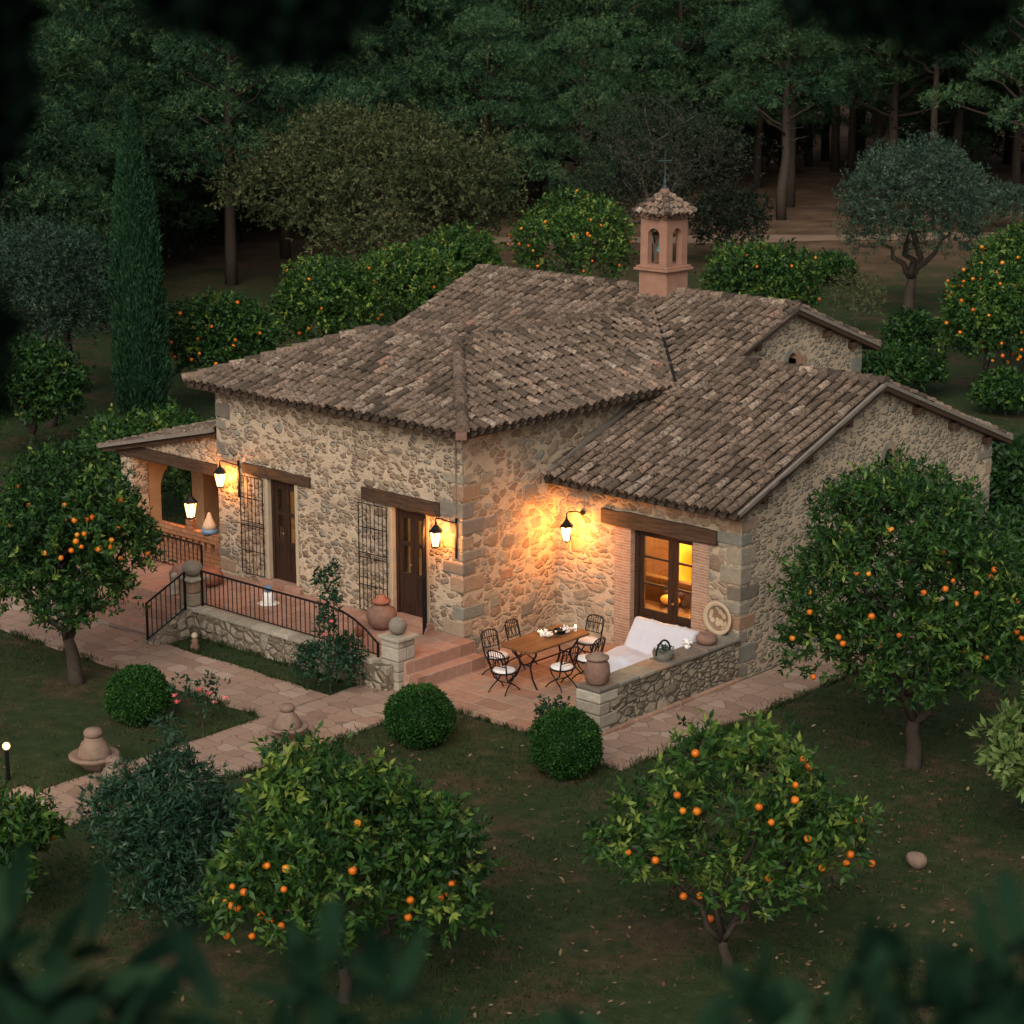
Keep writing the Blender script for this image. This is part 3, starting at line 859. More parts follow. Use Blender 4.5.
def arch_wall(mb, u0, u1, z0, z1, ul, ur, sill, spring, to, th, n=12):
    m, r = (ul + ur) / 2, (ur - ul) / 2
    arc = [(m - r * math.cos(math.pi * k / n), spring + r * math.sin(math.pi * k / n)) for k in range(n + 1)]
    def q(pts, d, rev):
        v = [to(u, z, d) for u, z in pts]
        mb.add(v, [tuple(range(len(v)))[::-1] if rev else tuple(range(len(v)))])
    for d, rev in ((0, False), (th, True)):
        q([(u0, z0), (ul, z0), (ul, spring), (ul, z1), (u0, z1)], d, rev)
        q([(ur, z0), (u1, z0), (u1, z1), (ur, z1), (ur, spring)], d, rev)
        if sill > z0: q([(ul, z0), (ur, z0), (ur, sill), (ul, sill)], d, rev)
        for k in range(n):
            q([arc[k], arc[k + 1], (arc[k + 1][0], z1), (arc[k][0], z1)], d, rev)
    ring = [(ul, sill)] + arc + [(ur, sill)]
    if sill > z0: ring = ring + [(ul, sill)]
    for p, p2 in zip(ring[:-1], ring[1:]):
        mb.add([to(*p, 0), to(*p2, 0), to(*p2, th), to(*p, th)], [(0, 1, 2, 3)])
    for p, p2 in (((u0, z0), (u0, z1)), ((u0, z1), (u1, z1)), ((u1, z1), (u1, z0))):
        mb.add([to(*p, 0), to(*p2, 0), to(*p2, th), to(*p, th)], [(0, 1, 2, 3)])
    return mb
bf = MB()
c0, c1 = 0.02, 0.75
for to, c0, c1 in ((lambda u, z, d: (tx0 + u, ty0 + 0.02 + d, z), 0.02, 0.75), (lambda u, z, d: (tx0 + u, ty1 - 0.02 - d, z), 0.02, 0.75),
           (lambda u, z, d: (tx1 - 0.02 - d, ty0 + u, z), 0.158, 0.612), (lambda u, z, d: (tx0 + 0.02 + d, ty0 + u, z), 0.158, 0.612)):
    arch_wall(bf, c0, c1, 6.43, 7.56, 0.225, 0.545, 6.47, 7.1, to, 0.137)
bf.build('belfry', M['plaster'], tw)
cr = MB()
hw = 0.43
cx, cy = (tx0 + tx1) / 2, (ty0 + ty1) / 2
tr = MB()
for k in range(4):
    b4 = MB()
    def vr4(u): return (0, max(0, min(u, 2 * hw - u)) / 0.78)
    tiles(b4, (-hw, -hw, 7.55), (1, 0, 0), (0, 0.78, 0.62), [0.08 + 0.16 * j for j in range(6)], vr4, 40 + k, 0.16, 0.2, 0.075, 0.06)
    b4.xf(Matrix.Translation((cx, cy, 0)) @ Matrix.Rotation(k * math.pi / 2, 4, 'Z'))
    tr.v_off = len(tr.v)
    base = len(tr.v)
    tr.v += b4.v
    tr.f += [tuple(i + base for i in f) for f in b4.f]
    tr.t += [min(1, t * 0.8 + 0.3) for t in b4.t]
    caps(tr, (cx + (hw + .02) * (1 if k in (0, 1) else -1), cy + (hw + .02) * (1 if k in (1, 2) else -1), 7.58), (cx, cy, 7.98), 50 + k, 0.08, 0.22, 0.02)
tr.build('tower_roof', M['tile'], tw)
pyr = MB().add([(cx - hw, cy - hw, 7.53), (cx + hw, cy - hw, 7.53), (cx + hw, cy + hw, 7.53), (cx - hw, cy + hw, 7.53), (cx, cy, 7.92)],
               [(3, 2, 1, 0), (0, 1, 4), (1, 2, 4), (2, 3, 4), (3, 0, 4)])
pyr.build('tower_roof_deck', M['plaster'], tw)
MB().ball((cx, cy, 8.02), 0.12, sq=(1, 1, 0.8)).build('finial', M['clay'], tw, smooth=True)
cs = MB()
cs.lathe([(0.065, 0), (0.06, 0.06), (0.034, 0.1), (0.038, 0.16), (0.016, 0.3), (0.011, 0.5)], 10, (cx, cy, 8.07))
cdir = Vector((0.743, 0.67, 0))
cp = Vector((cx, cy, 0))
cs.bar((cx, cy, 8.5), (cx, cy, 8.88), 0.02, 0.02)
cs.bar(tuple(cp - cdir * 0.13 + Vector((0, 0, 8.7))), tuple(cp + cdir * 0.13 + Vector((0, 0, 8.7))), 0.019, 0.019)
for s_ in (-1, 1):
    cs.ball(tuple(cp + cdir * 0.13 * s_ + Vector((0, 0, 8.7))), 0.02, 8, 5)
cs.ball((cx, cy, 8.88), 0.02, 8, 5)
cs.build('cross', mat_plain('dark_bronze', (0.035, 0.06, 0.06), 0.6, 0.35, 9, 0.3), tw)
MB().lathe([(0.03, 0.34), (0.09, 0.33), (0.12, 0.25), (0.13, 0.12), (0.18, 0.02), (0.185, 0.0), (0.16, 0.0)], 18, (cx, cy, 6.72)).build('bell', M['verdigris'], tw, smooth=True)
MB().bar((cx - 0.3, cy, 7.1), (cx + 0.3, cy, 7.1), 0.06, 0.06).build('bell_yoke', M['beam'], tw)

# ------------------------------------------------------------------ porch on the left
px0, px1, py1 = -10.3, -6.95, 3.9
def pz(x): return 3.5 + (x + 6.95) * 0.23
pw = strips([-10.0, px1 - 0.002], lambda u: pz(u) - 0.08, [], lambda u, z, d: (u, 0.1 + d, z), bottom=2.8)
pw.add([(-10.0, 0.1, 2.8), (px1, 0.1, 2.8), (px1, 0.45, 2.8), (-10.0, 0.45, 2.8)], [(0, 1, 2, 3)])
pw.add([(-10.0, 0.45, 2.8), (px1, 0.45, 2.8), (px1, 0.45, pz(px1) - 0.08), (-10.0, 0.45, pz(-10.0) - 0.08)], [(0, 1, 2, 3)])
pw.build('porch_wall', M['stone_front'], house)
MB().box(px0, px0 + 0.42, 0.1, 0.52, 0.0, 2.56).build('porch_pier', M['stone_front'], house, bevel=0.02)
bm_ = MB().bar((px0 - 0.12, 0.24, 2.66), (px1 - 0.003, 0.24, 2.66), 0.34, 0.26)
bm_.build('porch_beam', M['beam'], house, bevel=0.015)
aw = MB()
arch_wall(aw, 0.53, py1, 0.0, 2.56, 0.85, 2.05, 0.0, 1.7, lambda u, z, d: (px0 + 0.4 - d, u, z), 0.4, 16)
aw.build('porch_wall', M['orange_wall'], house)
aw = MB()
arch_wall(aw, px0 + 0.42, px1 - 0.01, 0.0, 2.56, -9.5, -7.6, 0.0, 1.5, lambda u, z, d: (u, py1 - 0.4 + d, z), 0.4, 16)
aw.build('porch_wall', M['orange_wall'], house)
dkp = deck([(px0 - 0.45, -0.05), (px1, -0.05), (px1, py1 + 0.2), (px0 - 0.45, py1 + 0.2)], lambda x, y: pz(x), 0.08, -0.0)
dkp.build('porch_ceiling', M['beam'], house)
pt_ = MB()
c_ = 1 / math.sqrt(1 + 0.23 ** 2)
tiles(pt_, (px0 - 0.48, -0.12, pz(px0 - 0.48)), (0, 1, 0), (c_, 0, 0.23 * c_), cols(0.1, 4.1), lambda u: (0, (px1 - px0 + 0.48) / c_), 61)
pt_.build('porch_roof', M['tile'], house)
MB().bar((px0 - 0.46, -0.1, pz(px0 - 0.46) + 0.06), (px1, -0.1, pz(px1) + 0.06), 0.1, 0.07, tint=0.3).build('porch_roof_edge', GM, house)
# ================================================================== GROUND, PATHS, TERRACE
CAMX, CAMY = 26.567, -28.099
def gh(x, y):
    t = math.hypot(x - CAMX, y - CAMY)
    return 9.5 * max(0.0, 1 - t / 19.0) ** 1.6
def ground_mat():
    g = G('lawn_and_earth')
    v = g.world()
    sp = g.n('SeparateXYZ', {0: v})
    far = g.math('ADD', g.math('MULTIPLY', sp.outputs[0], -0.67), g.math('MULTIPLY', sp.outputs[1], 0.743))
    n0 = g.noise(v, 0.16, 4, 0.6)
    n1 = g.noise(v, 0.55, 5, 0.62)
    n2 = g.noise(v, 3.2, 5, 0.7)
    n3 = g.noise(v, 22, 4, 0.7)
    grass = g.ramp(n2, [(0.25, (0.015, 0.029, 0.01)), (0.55, (0.03, 0.046, 0.016)), (0.8, (0.06, 0.064, 0.028))])
    earth = g.ramp(n2, [(0.25, (0.034, 0.028, 0.014)), (0.55, (0.06, 0.046, 0.024)), (0.8, (0.11, 0.082, 0.048))])
    c = g.mix(g.step(g.math('ADD', n1, g.math('MULTIPLY', g.math('SUBTRACT', n2, 0.5), 0.35)), 0.49, 0.64), grass, earth)
    litter = g.ramp(n1, [(0.3, (0.06, 0.037, 0.021)), (0.55, (0.115, 0.07, 0.042)), (0.75, (0.18, 0.12, 0.075))])
    fm = g.step(g.math('ADD', far, g.math('MULTIPLY', g.math('SUBTRACT', n0, 0.5), 30)), 46, 66)
    c = g.mix(fm, c, litter)
    c = g.mix(g.rng(n3, 0.55, 0.8, 0, 0.6), c, g.mix(0.5, c, (0.2, 0.16, 0.1)))
    h = g.math('ADD', n3, n2)
    return g.done(g.bsdf(c, 0.95, g.bump(h, 0.8, 0.05), 0.1))
ax = np.concatenate([np.arange(-600, -90, 30), np.arange(-90, -20, 4), np.arange(-20, 40, 1.0), np.arange(40, 120, 8), np.arange(120, 601, 40)])
ay = np.concatenate([np.arange(-600, -90, 40), np.arange(-90, -45, 6), np.arange(-45, 20, 1.0), np.arange(20, 110, 4), np.arange(110, 601, 30)])
GX, GY = np.meshgrid(ax, ay)
tt = np.hypot(GX - CAMX, GY - CAMY)
GZ = 9.5 * np.maximum(0, 1 - tt / 19.0) ** 1.6
fr_ = -0.67 * GX + 0.743 * GY
GZ += np.maximum(0, fr_ - 150) * 0.12
V = np.stack([GX, GY, GZ], -1).reshape(-1, 3)
ny, nx = GX.shape
ii = (np.arange(ny - 1)[:, None] * nx + np.arange(nx - 1)).ravel()
F = np.stack([ii, ii + 1, ii + nx + 1, ii + nx], -1)
ground = add_obj('ground', np_mesh('ground', V, F, np.full(len(F), 0.5), ground_mat(), True))
tag(ground, kind='structure')

def struct(name, mb, mat, bevel=0.0):
    return tag(mb.build(name, mat, None, bevel=bevel), kind='structure')

def slab(mb, x0, x1, y0, y1, z):
    return mb.box(x0, x1, y0, y1, -0.15, z)
rnd = random.Random(77)
def ragged(x0, x1, y0, y1, z, jag=0.04, stp=0.5):
    """paved sheet with a slightly uneven edge"""
    pts = []
    def side(a, b):
        n = max(1, int((Vector(b) - Vector(a)).length / stp))
        d = (Vector(b) - Vector(a)).normalized()
        nn = Vector((d.y, -d.x))
        for k in range(n):
            p = Vector(a).lerp(Vector(b), k / n)
            if k: p += nn * rnd.uniform(-jag, jag)
            pts.append((p.x, p.y))
    side((x0, y0), (x1, y0)); side((x1, y0), (x1, y1)); side((x1, y1), (x0, y1)); side((x0, y1), (x0, y0))
    n = len(pts)
    return MB().add([(x, y, z) for x, y in pts] + [(x, y, -0.1) for x, y in pts], [tuple(range(n))] + [(i + n, (i + 1) % n + n, (i + 1) % n, i) for i in range(n)])
struct('garden_path', ragged(-0.5, 1.22, -9.2, -1.95, 0.05), M['flag'])
struct('garden_path', ragged(-0.95, 0.95, -11.6, -9.25, 0.0 + 0.022), M['flag'])
struct('garden_path', ragged(-11.5, -0.505, -4.5, -2.98, 0.048), M['flag'])
struct('garden_path', ragged(-11.5, -5.6, -2.975, 1.5, 0.045), M['flag'])
struct('garden_path', ragged(4.52, 5.72, -2.3, 9.0, 0.046), M['flag'])
pk = MB().box(1.225, 4.515, -2.0, D1, -0.1, PAT - 0.002).box(-0.0, 1.22, -1.93, D1, -0.1, PAT)
struct('patio', pk, M['patio'], 0.012)
for (x, y, w, d, a) in ((-9.6, -5.3, 0.7, 0.45, 0.2), (-10.3, -5.05, 0.6, 0.5, 0.5), (-9.1, -4.95, 0.5, 0.35, 0.1), (16.4, -8.2, 1.6, 0.7, 0.7)):
    b = MB()
    pts = [(w / 2 * math.cos(t) * (1 + 0.2 * math.sin(3 * t + x)), d / 2 * math.sin(t) * (1 + 0.15 * math.cos(2 * t + y))) for t in [k * math.pi / 5 for k in range(10)]]
    b.add([(p, q, -0.05) for p, q in pts] + [(p, q, 0.04) for p, q in pts], [tuple(range(10, 20))] + [(i, (i + 1) % 10, (i + 1) % 10 + 10, i + 10) for i in range(10)])
    b.xf(Matrix.Translation((x, y, 0)) @ Matrix.Rotation(a, 4, 'Z'))
    tag(b.build('stepping_stone', M['flag'], None, bevel=0.015), kind='structure')
rd = MB()
n = 24
vs = []
for k in range(n + 1):
    t = k / n
    p = Vector((-47 + 40 * t, 47 + 44 * t, 0))
    wv = 1.45 + 0.4 * math.sin(k * 1.3)
    nn = Vector((0.74, -0.67, 0))
    for s_ in (-1, 1):
        q = p + nn * s_ * wv
        vs.append((q.x, q.y, 0.03))
rd.add(vs, [(2 * k, 2 * k + 1, 2 * k + 3, 2 * k + 2) for k in range(n)])
struct('dirt_road', rd, mat_plain('road_earth', (0.2, 0.135, 0.092), 0.95, 0.4, 0.8, 0, 0.1, 0.5, 8))

# terrace, its field-stone wall and the steps
TY = -2.05
struct('terrace_floor', MB().box(-10.3, -5.55, -1.9, 0.0, 0.0, TER).box(-10.28, -6.95, 0.0, 3.5, 0.0, TER - 0.004).box(-5.549, 0.3, TY + 0.22, -0.001, 0.0, TER + 0.001), M['terrace'], 0.01)
struct('porch_steps', MB().box(-7.75, -5.56, -2.35, -1.902, 0, 0.40).box(-7.75, -5.56, -2.8, -2.352, 0, 0.21), M['terrace'], 0.012)
struct('terrace_step', MB().box(0.301, 0.6, -1.85, -0.03, 0, 0.33), M['terrace'], 0.012)

tw_ = thing('terrace_wall', 'low field-stone retaining wall below the iron railing of the terrace', 'wall')
MB().box(-5.5, 0.12, TY - 0.12, TY + 0.2, -0.1, TER - 0.05).build('wall_body', M['stone_field'], tw_, bevel=0.03)
cp_ = MB()
x = -5.5
rnd = random.Random(5)
while x < -0.3:
    w = min(rnd.uniform(0.45, 0.75), -0.2 - x)
    cp_.box(x, x + w - 0.012, TY - 0.17 + rnd.uniform(-.015, .015), TY + 0.2, TER - 0.048, TER + 0.035 + rnd.uniform(-.008, .008), rnd.random())
    x += w
cp_.build('coping', M['stone_pale'], tw_, bevel=0.012)
ck = thing('step_cheek_wall', 'sloping field-stone cheek wall beside the porch steps', 'wall')
MB().add([(-5.55, TY - 0.125, -0.1), (-5.2, TY - 0.125, -0.1), (-5.2, -3.25, -0.1), (-5.55, -3.25, -0.1),
          (-5.55, TY - 0.125, 0.56), (-5.2, TY - 0.125, 0.56), (-5.2, -3.25, 0.1), (-5.55, -3.25, 0.1)],
         [(0, 1, 5, 4), (1, 2, 6, 5), (2, 3, 7, 6), (3, 0, 4, 7), (4, 5, 6, 7)]).build('wall_body', M['stone_field'], ck, bevel=0.03)

def pillar(x, y, h, w, label, seed, body, bs=(1, 1, 1)):
    p = thing('stone_pillar', label, 'pillar', (x, y, 0))
    rnd = random.Random(seed)
    mb = MB()
    z = 0.0
    while z < h - 0.1:
        dz = min(rnd.uniform(0.18, 0.26), h - z)
        if h - z - dz < 0.08: dz = h - z
        c = rnd.choice((0, 1))
        s_ = rnd.uniform(-0.06, 0.06)
        if c: mb.box(-w / 2, s_ - .006, -w / 2, w / 2, z, z + dz - 0.012, rnd.random()).box(s_ + .006, w / 2, -w / 2, w / 2, z, z + dz - 0.012, rnd.random())
        else: mb.box(-w / 2, w / 2, -w / 2, s_ - .006, z, z + dz - 0.012, rnd.random()).box(-w / 2, w / 2, s_ + .006, w / 2, z, z + dz - 0.012, rnd.random())
        z += dz
    mb.build('shaft', body, p, bevel=0.02)
    MB().box(-w / 2 - 0.05, w / 2 + 0.05, -w / 2 - 0.05, w / 2 + 0.05, h, h + 0.07, 0.6).build('cap', M['stone_pale'], p, bevel=0.02)
    MB().ball((0, 0, h + 0.07 + 0.16 * bs[2]), 0.17, 20, 12, bs, 0.25).build('ball', M['quoin'], p, smooth=True)
    return p
pillar(0.02, -1.75, 0.95, 0.44, 'pale block pillar topped by a round stone ball between terrace and patio', 3, M['stone_pale'])
pillar(-5.38, TY + 0.02, 1.1, 0.36, 'mossy stone pillar with a flattened ball at the head of the porch steps', 4, M['quoin'], (1.2, 1.2, 0.95))

def railing(name, label, p0, p1, z0a, z0b, h, nb, curl=False):
    r = thing(name, label, 'railing')
    p0, p1 = Vector(p0), Vector(p1)
    top = [(*p0.lerp(p1, k / 16), z0a + (z0b - z0a) * k / 16 + h) for k in range(17)]
    if curl:
        top = [(x, y, z - (0 if k < 12 else 0.45 * ((k - 12) / 4) ** 2)) for k, (x, y, z) in enumerate(top)]
    def tz(t):
        f = t * 16
        k = min(15, int(f))
        return top[k][2] + (top[k + 1][2] - top[k][2]) * (f - k)
    MB().tube(top, 0.022, 6).build('handrail', M['iron'], r)
    MB().tube([(*p0, z0a + 0.06), (*p1, z0b + 0.06)], 0.013, 5).build('bottom_rail', M['iron'], r)
    bb = MB()
    for k in range(1, nb):
        t = k / nb
        q = p0.lerp(p1, t)
        bb.tube([(q.x, q.y, z0a + (z0b - z0a) * t + 0.05), (q.x, q.y, tz(t))], 0.0105, 5)
    bb.build('balusters', M['iron'], r)
    for p, z, t in ((p0, z0a, 0), (p1, z0b, 1)):
        MB().box(p.x - 0.018, p.x + 0.018, p.y - 0.018, p.y + 0.018, z, tz(t) + 0.01).build('post', M['iron'], r)
    return r
railing('iron_railing', 'long black iron railing on top of the terrace wall', (-5.15, TY + 0.05), (-0.24, TY + 0.05), TER + 0.03, TER + 0.03, 0.72, 38, True)
railing('iron_railing', 'short sloping iron stair rail beside the porch steps', (-5.38, TY - 0.2), (-5.38, -3.2), 0.5, 0.08, 0.78, 8)
railing('iron_railing', 'short iron railing on the porch floor in front of the brick parapet', (-8.7, -0.5), (-6.95, -0.5), TER, TER, 0.66, 13)
railing('iron_railing', 'small low iron rail on the far side of the porch steps', (-7.85, -1.95), (-7.85, -2.8), 0.4, 0.1, 0.6, 6)

# patio wall
gw = thing('patio_wall', 'low dry-stone wall with flat coping at the edge of the patio', 'wall')
MB().box(4.0, 4.44, -1.32, D1 - 0.003, -0.1, 0.79).build('wall_body', M['stone_dry'], gw, bevel=0.03)
cp_ = MB()
y = -1.36
rnd = random.Random(9)
while y < D1 - 0.1:
    w = min(rnd.uniform(0.4, 0.7), D1 - 0.003 - y)
    cp_.box(3.95 + rnd.uniform(-.015, .015), 4.48 + rnd.uniform(-.02, .02), y, y + w - 0.012, 0.791, 0.85 + rnd.uniform(-.01, .01), rnd.random())
    y += w
cp_.build('coping', M['quoin'], gw, bevel=0.015)
eb = MB()
z = 0.0
k = 0
while z < 0.75:
    h = min(rnd.uniform(0.16, 0.24), 0.79 - z)
    eb.box(3.93, 4.465, -1.37, -1.37 + (0.5 if k % 2 else 0.28), z, z + h - 0.012, rnd.random())
    z += h
    k += 1
eb.build('end_blocks', M['stone_pale'], gw, bevel=0.022)

# ================================================================== LANTERNS
def lantern_body(parent, s=1.0, z=0.0, power=30, light_col=(1.0, 0.36, 0.068)):
    """six-sided lantern hanging around (0,0,z)"""
    def lat(prof, n=6): return MB().lathe([(r * s, zz * s + z) for r, zz in prof], n)
    fr = lat([(0.012, 0.36), (0.03, 0.33), (0.03, 0.3), (0.065, 0.27), (0.09, 0.235), (0.155, 0.165), (0.155, 0.15), (0.13, 0.15)])
    b = lat([(0.015, -0.21), (0.045, -0.19), (0.09, -0.175), (0.09, -0.155), (0.07, -0.155)])
    fr.add(b.v, b.f)
    for k in range(6):
        a = math.pi / 3 * k
        fr.bar((0.082 * s * math.cos(a), 0.082 * s * math.sin(a), -0.16 * s + z), (0.133 * s * math.cos(a), 0.133 * s * math.sin(a), 0.155 * s + z), 0.014 * s)
    fr.build('lantern_frame', M['iron'], parent)
    gl = lat([(0.075, -0.155), (0.126, 0.15)])
    gl.f = gl.f[:-2]
    gl.t = gl.t[:-2]
    gl.build('lantern_glass', M['lamp_glass'], parent)
    MB().ball((0, 0, z - 0.02 * s), 0.035 * s, 8, 6, (1, 1, 1.8)).build('bulb', M['bulb'], parent, smooth=True)
    ld = bpy.data.lights.new('lantern_light', 'POINT')
    ld.energy = power
    ld.color = light_col
    ld.shadow_soft_size = 0.05
    add_obj('lantern_light', ld, parent, (0, 0, z + 0.01))
def wall_lantern(label, loc, rz, side, power, plate=True):
    t = thing('wall_lantern', label, 'lantern', loc, rz, 'lit lanterns on the house walls')
    lantern_body(t, 0.9, 0.02, power)
    br = MB()
    if side:      # arm reaching sideways from an upright strip on the wall
        br.box(side * 0.3 - 0.02, side * 0.3 + 0.02, 0.215, 0.25, -0.35, 0.42)
        br.tube([(side * 0.3, 0.22, 0.33), (side * 0.22, 0.08, 0.38), (side * 0.1, 0.01, 0.42), (0, 0, 0.41), (0, 0, 0.34)], 0.013, 6)
    else:
        br.lathe([(0.05, -0.02), (0.06, 0.0), (0.05, 0.02)], 10, (0, 0, 0))
        br.xf(Matrix.Translation((0.06, 0.39, 0.36)) @ Matrix.Rotation(R(90), 4, 'X'))
        br.tube([(0.06, 0.39, 0.36), (0.05, 0.18, 0.43), (0.02, 0.03, 0.44), (0, 0, 0.41), (0, 0, 0.34)], 0.014, 6)
    br.build('bracket', M['iron'], t)
    return t
wall_lantern('lit wall lantern between the right front door and the house corner', (-0.44, -0.26, 2.42), 0, 1, 190)
wall_lantern('lit wall lantern at the left end of the front, beside the porch', (-6.56, -0.26, 2.6), 0, 1, 190)
wall_lantern('lit wall lantern in the inner corner above the patio table', (0.6, D1 - 0.42, 2.22), 0, 0, 430)

pr = thing('brick_parapet', 'low terracotta brick parapet with small openings inside the porch', 'parapet', (0, 0, 0))
pp = MB().box(-9.0, -6.955, -0.02, 0.09, TER, 0.9)
for k in range(9):
    x = -9.0 + 0.2045 * k + 0.02
    pp.box(x, x + 0.11, -0.02, 0.09, 0.9, 1.1)
pp.build('brickwork', M['brick_red'], pr)
MB().box(-9.02, -6.955, -0.05, 0.1, 1.1, 1.3).build('top_course', M['brick_red'], pr, bevel=0.01)
pl_ = thing('post_lantern', 'lit lantern standing on a short brick post in the porch opening', 'lantern', (-7.9, 0.03, 1.3))
MB().box(-0.1, 0.1, -0.07, 0.07, 0, 0.2).build('post', M['brick_red'], pl_, bevel=0.01)
lantern_body(pl_, 1.02, 0.41, 100)
vz = thing('clay_vase', 'small clay vase with a blue glazed foot on the porch parapet', 'vase', (-7.3, 0.03, 1.3))
MB().lathe([(0.15, 0.0), (0.18, 0.04), (0.17, 0.1)], 16).build('glazed_foot', M['blue'], vz, smooth=True)
MB().lathe([(0.165, 0.1), (0.13, 0.2), (0.07, 0.32), (0.035, 0.42), (0.02, 0.45)], 16).build('body', M['cream_clay'], vz, smooth=True)

gl_ = thing('path_light', 'small lit globe on a slim black post in the left lawn', 'path light', (-1.37, -9.26, 0))
MB().tube([(0, 0, 0), (0, 0, 0.52)], 0.035, 8).build('post', M['iron'], gl_)
MB().ball((0, 0, 0.58), 0.06).build('globe', mat_emit('lit_globe', (1.0, 0.58, 0.2), 5.0), gl_, smooth=True)
ld = bpy.data.lights.new('globe_light', 'POINT')
ld.energy = 12
ld.color = (1.0, 0.6, 0.25)
ld.shadow_soft_size = 0.08
add_obj('globe_light', ld, gl_, (0, 0, 0.75))

# ================================================================== PATIO FURNITURE
tb = thing('dining_table', 'long wooden patio table on curved iron legs', 'table', (1.83, 0.25, PAT))
MB().add([(-0.40, -0.78, 0.72), (-0.3, -0.86, 0.72), (0.3, -0.86, 0.72), (0.40, -0.78, 0.72), (0.4, 0.78, 0.72), (0.3, 0.86, 0.72), (-0.3, 0.86, 0.72), (-0.4, 0.78, 0.72)] +
         [(x, y, 0.765) for x, y in ((-0.40, -0.78), (-0.3, -0.86), (0.3, -0.86), (0.40, -0.78), (0.4, 0.78), (0.3, 0.86), (-0.3, 0.86), (-0.4, 0.78))],
         [tuple(range(7, -1, -1)), tuple(range(8, 16))] + [(i, (i + 1) % 8, (i + 1) % 8 + 8, i + 8) for i in range(8)]).build('tabletop', M['table'], tb, bevel=0.01)
for sx in (-1, 1):
    for sy in (-1, 1):
        MB().tube([(sx * 0.3, sy * 0.6, 0.72), (sx * 0.26, sy * 0.56, 0.6), (sx * 0.14, sy * 0.55, 0.45), (sx * 0.12, sy * 0.55, 0.34), (sx * 0.2, sy * 0.58, 0.15), (sx * 0.32, sy * 0.62, 0.03), (sx * 0.36, sy * 0.63, 0.0)], 0.02, 6).build('leg', M['iron'], tb)
MB().tube([(0, -0.55, 0.38), (0, 0.55, 0.38)], 0.015, 6).tube([(-0.12, -0.55, 0.38), (0.12, -0.55, 0.38)], 0.015, 6).tube([(-0.12, 0.55, 0.38), (0.12, 0.55, 0.38)], 0.015, 6).build('stretcher', M['iron'], tb)

def make_chair(label):
    c = thing('iron_chair', label, 'chair', group='iron chairs around the patio table')
    c.scale = (0.94, 0.94, 0.87)
    # faces +x
    MB().lathe([(0.18, 0.435), (0.215, 0.445), (0.22, 0.47), (0.2, 0.49), (0.05, 0.5)], 18).build('cushion', M['cushion'], c, smooth=True)
    MB().lathe([(0.215, 0.41), (0.225, 0.42), (0.225, 0.433), (0.2, 0.434)], 18).build('seat', M['iron'], c)
    for s_ in (-1, 1):
        MB().tube([(0.15, s_ * 0.17, 0.42), (0.11, s_ * 0.15, 0.3), (-0.02, s_ * 0.16, 0.2), (-0.16, s_ * 0.18, 0.1), (-0.24, s_ * 0.2, 0.0)], 0.014, 6).build('leg', M['iron'], c)
        MB().tube([(-0.15, s_ * 0.17, 0.42), (-0.11, s_ * 0.15, 0.3), (0.02, s_ * 0.145, 0.2), (0.16, s_ * 0.18, 0.1), (0.24, s_ * 0.2, 0.0)], 0.014, 6).build('leg', M['iron'], c)
    MB().tube([(0, -0.15, 0.2), (0, 0.15, 0.2)], 0.011, 6).build('stretcher', M['iron'], c)
    bk = MB()
    bk.tube([(-0.16, -0.18, 0.42), (-0.21, -0.2, 0.65), (-0.27, -0.2, 0.88), (-0.285, -0.12, 0.94), (-0.29, 0, 0.955), (-0.285, 0.12, 0.94), (-0.27, 0.2, 0.88), (-0.21, 0.2, 0.65), (-0.16, 0.18, 0.42)], 0.015, 6)
    bk.tube([(-0.2, -0.195, 0.6), (-0.2, 0.195, 0.6)], 0.01, 5).tube([(-0.255, -0.2, 0.8), (-0.255, 0.2, 0.8)], 0.01, 5)
    for k in range(-3, 4):
        y = k * 0.055
        bk.tube([(-0.2, y, 0.6), (-0.228, y + (0.02 if k % 2 else -0.02), 0.7), (-0.255, y, 0.8), (-0.285, y, 0.945)], 0.008, 5)
    bk.build('backrest', M['iron'], c)
    return c
ch0 = make_chair('iron chair with white cushion at the near left side of the patio table')
ch0.location = (1.1, -0.25, PAT)
ch0.rotation_euler.z = R(-8)
for (x, y, a, lab) in ((1.78, -0.82, 95, 'iron chair with white cushion at the near end of the patio table'),
                       (2.42, 0.02, 172, 'iron chair at the right of the patio table, nearest the clay jar'),
                       (2.45, 0.72, 184, 'iron chair at the right of the patio table, farthest from the lawn'),
                       (0.98, 0.55, 4, 'iron chair at the far left of the patio table, beside the stone wall'),
                       (1.75, 1.55, -85, 'iron chair at the far end of the patio table, by the inner corner')):
    c = copy_tree(ch0)
    c.location = (x, y, PAT)
    c.rotation_euler.z = R(a)
    c['label'] = lab
TT = PAT + 0.765
ft = thing('flower_bowl', 'dark bowl of white flowers on the patio table', 'flowers', (1.85, 0.62, TT))
MB().lathe([(0.05, 0), (0.1, 0.03), (0.13, 0.09), (0.12, 0.09), (0.09, 0.04)], 14).build('bowl', M['iron'], ft)
rnd = random.Random(2)
for cl, (cx_, cy_) in enumerate(((-0.02, -0.3), (0.06, 0.12))):
    fl = MB().ball((cx_, cy_, 0.045), 0.07, 8, 5, (1, 1.1, 0.6))
    for k in range(20):
        fl.ball((cx_ + rnd.gauss(0, 0.06), cy_ + rnd.gauss(0, 0.07), 0.05 + abs(rnd.gauss(0.03, 0.03))), rnd.uniform(0.012, 0.026), 6, 4)
    fl.build('white_blooms', M['white'], ft)
lv = MB()
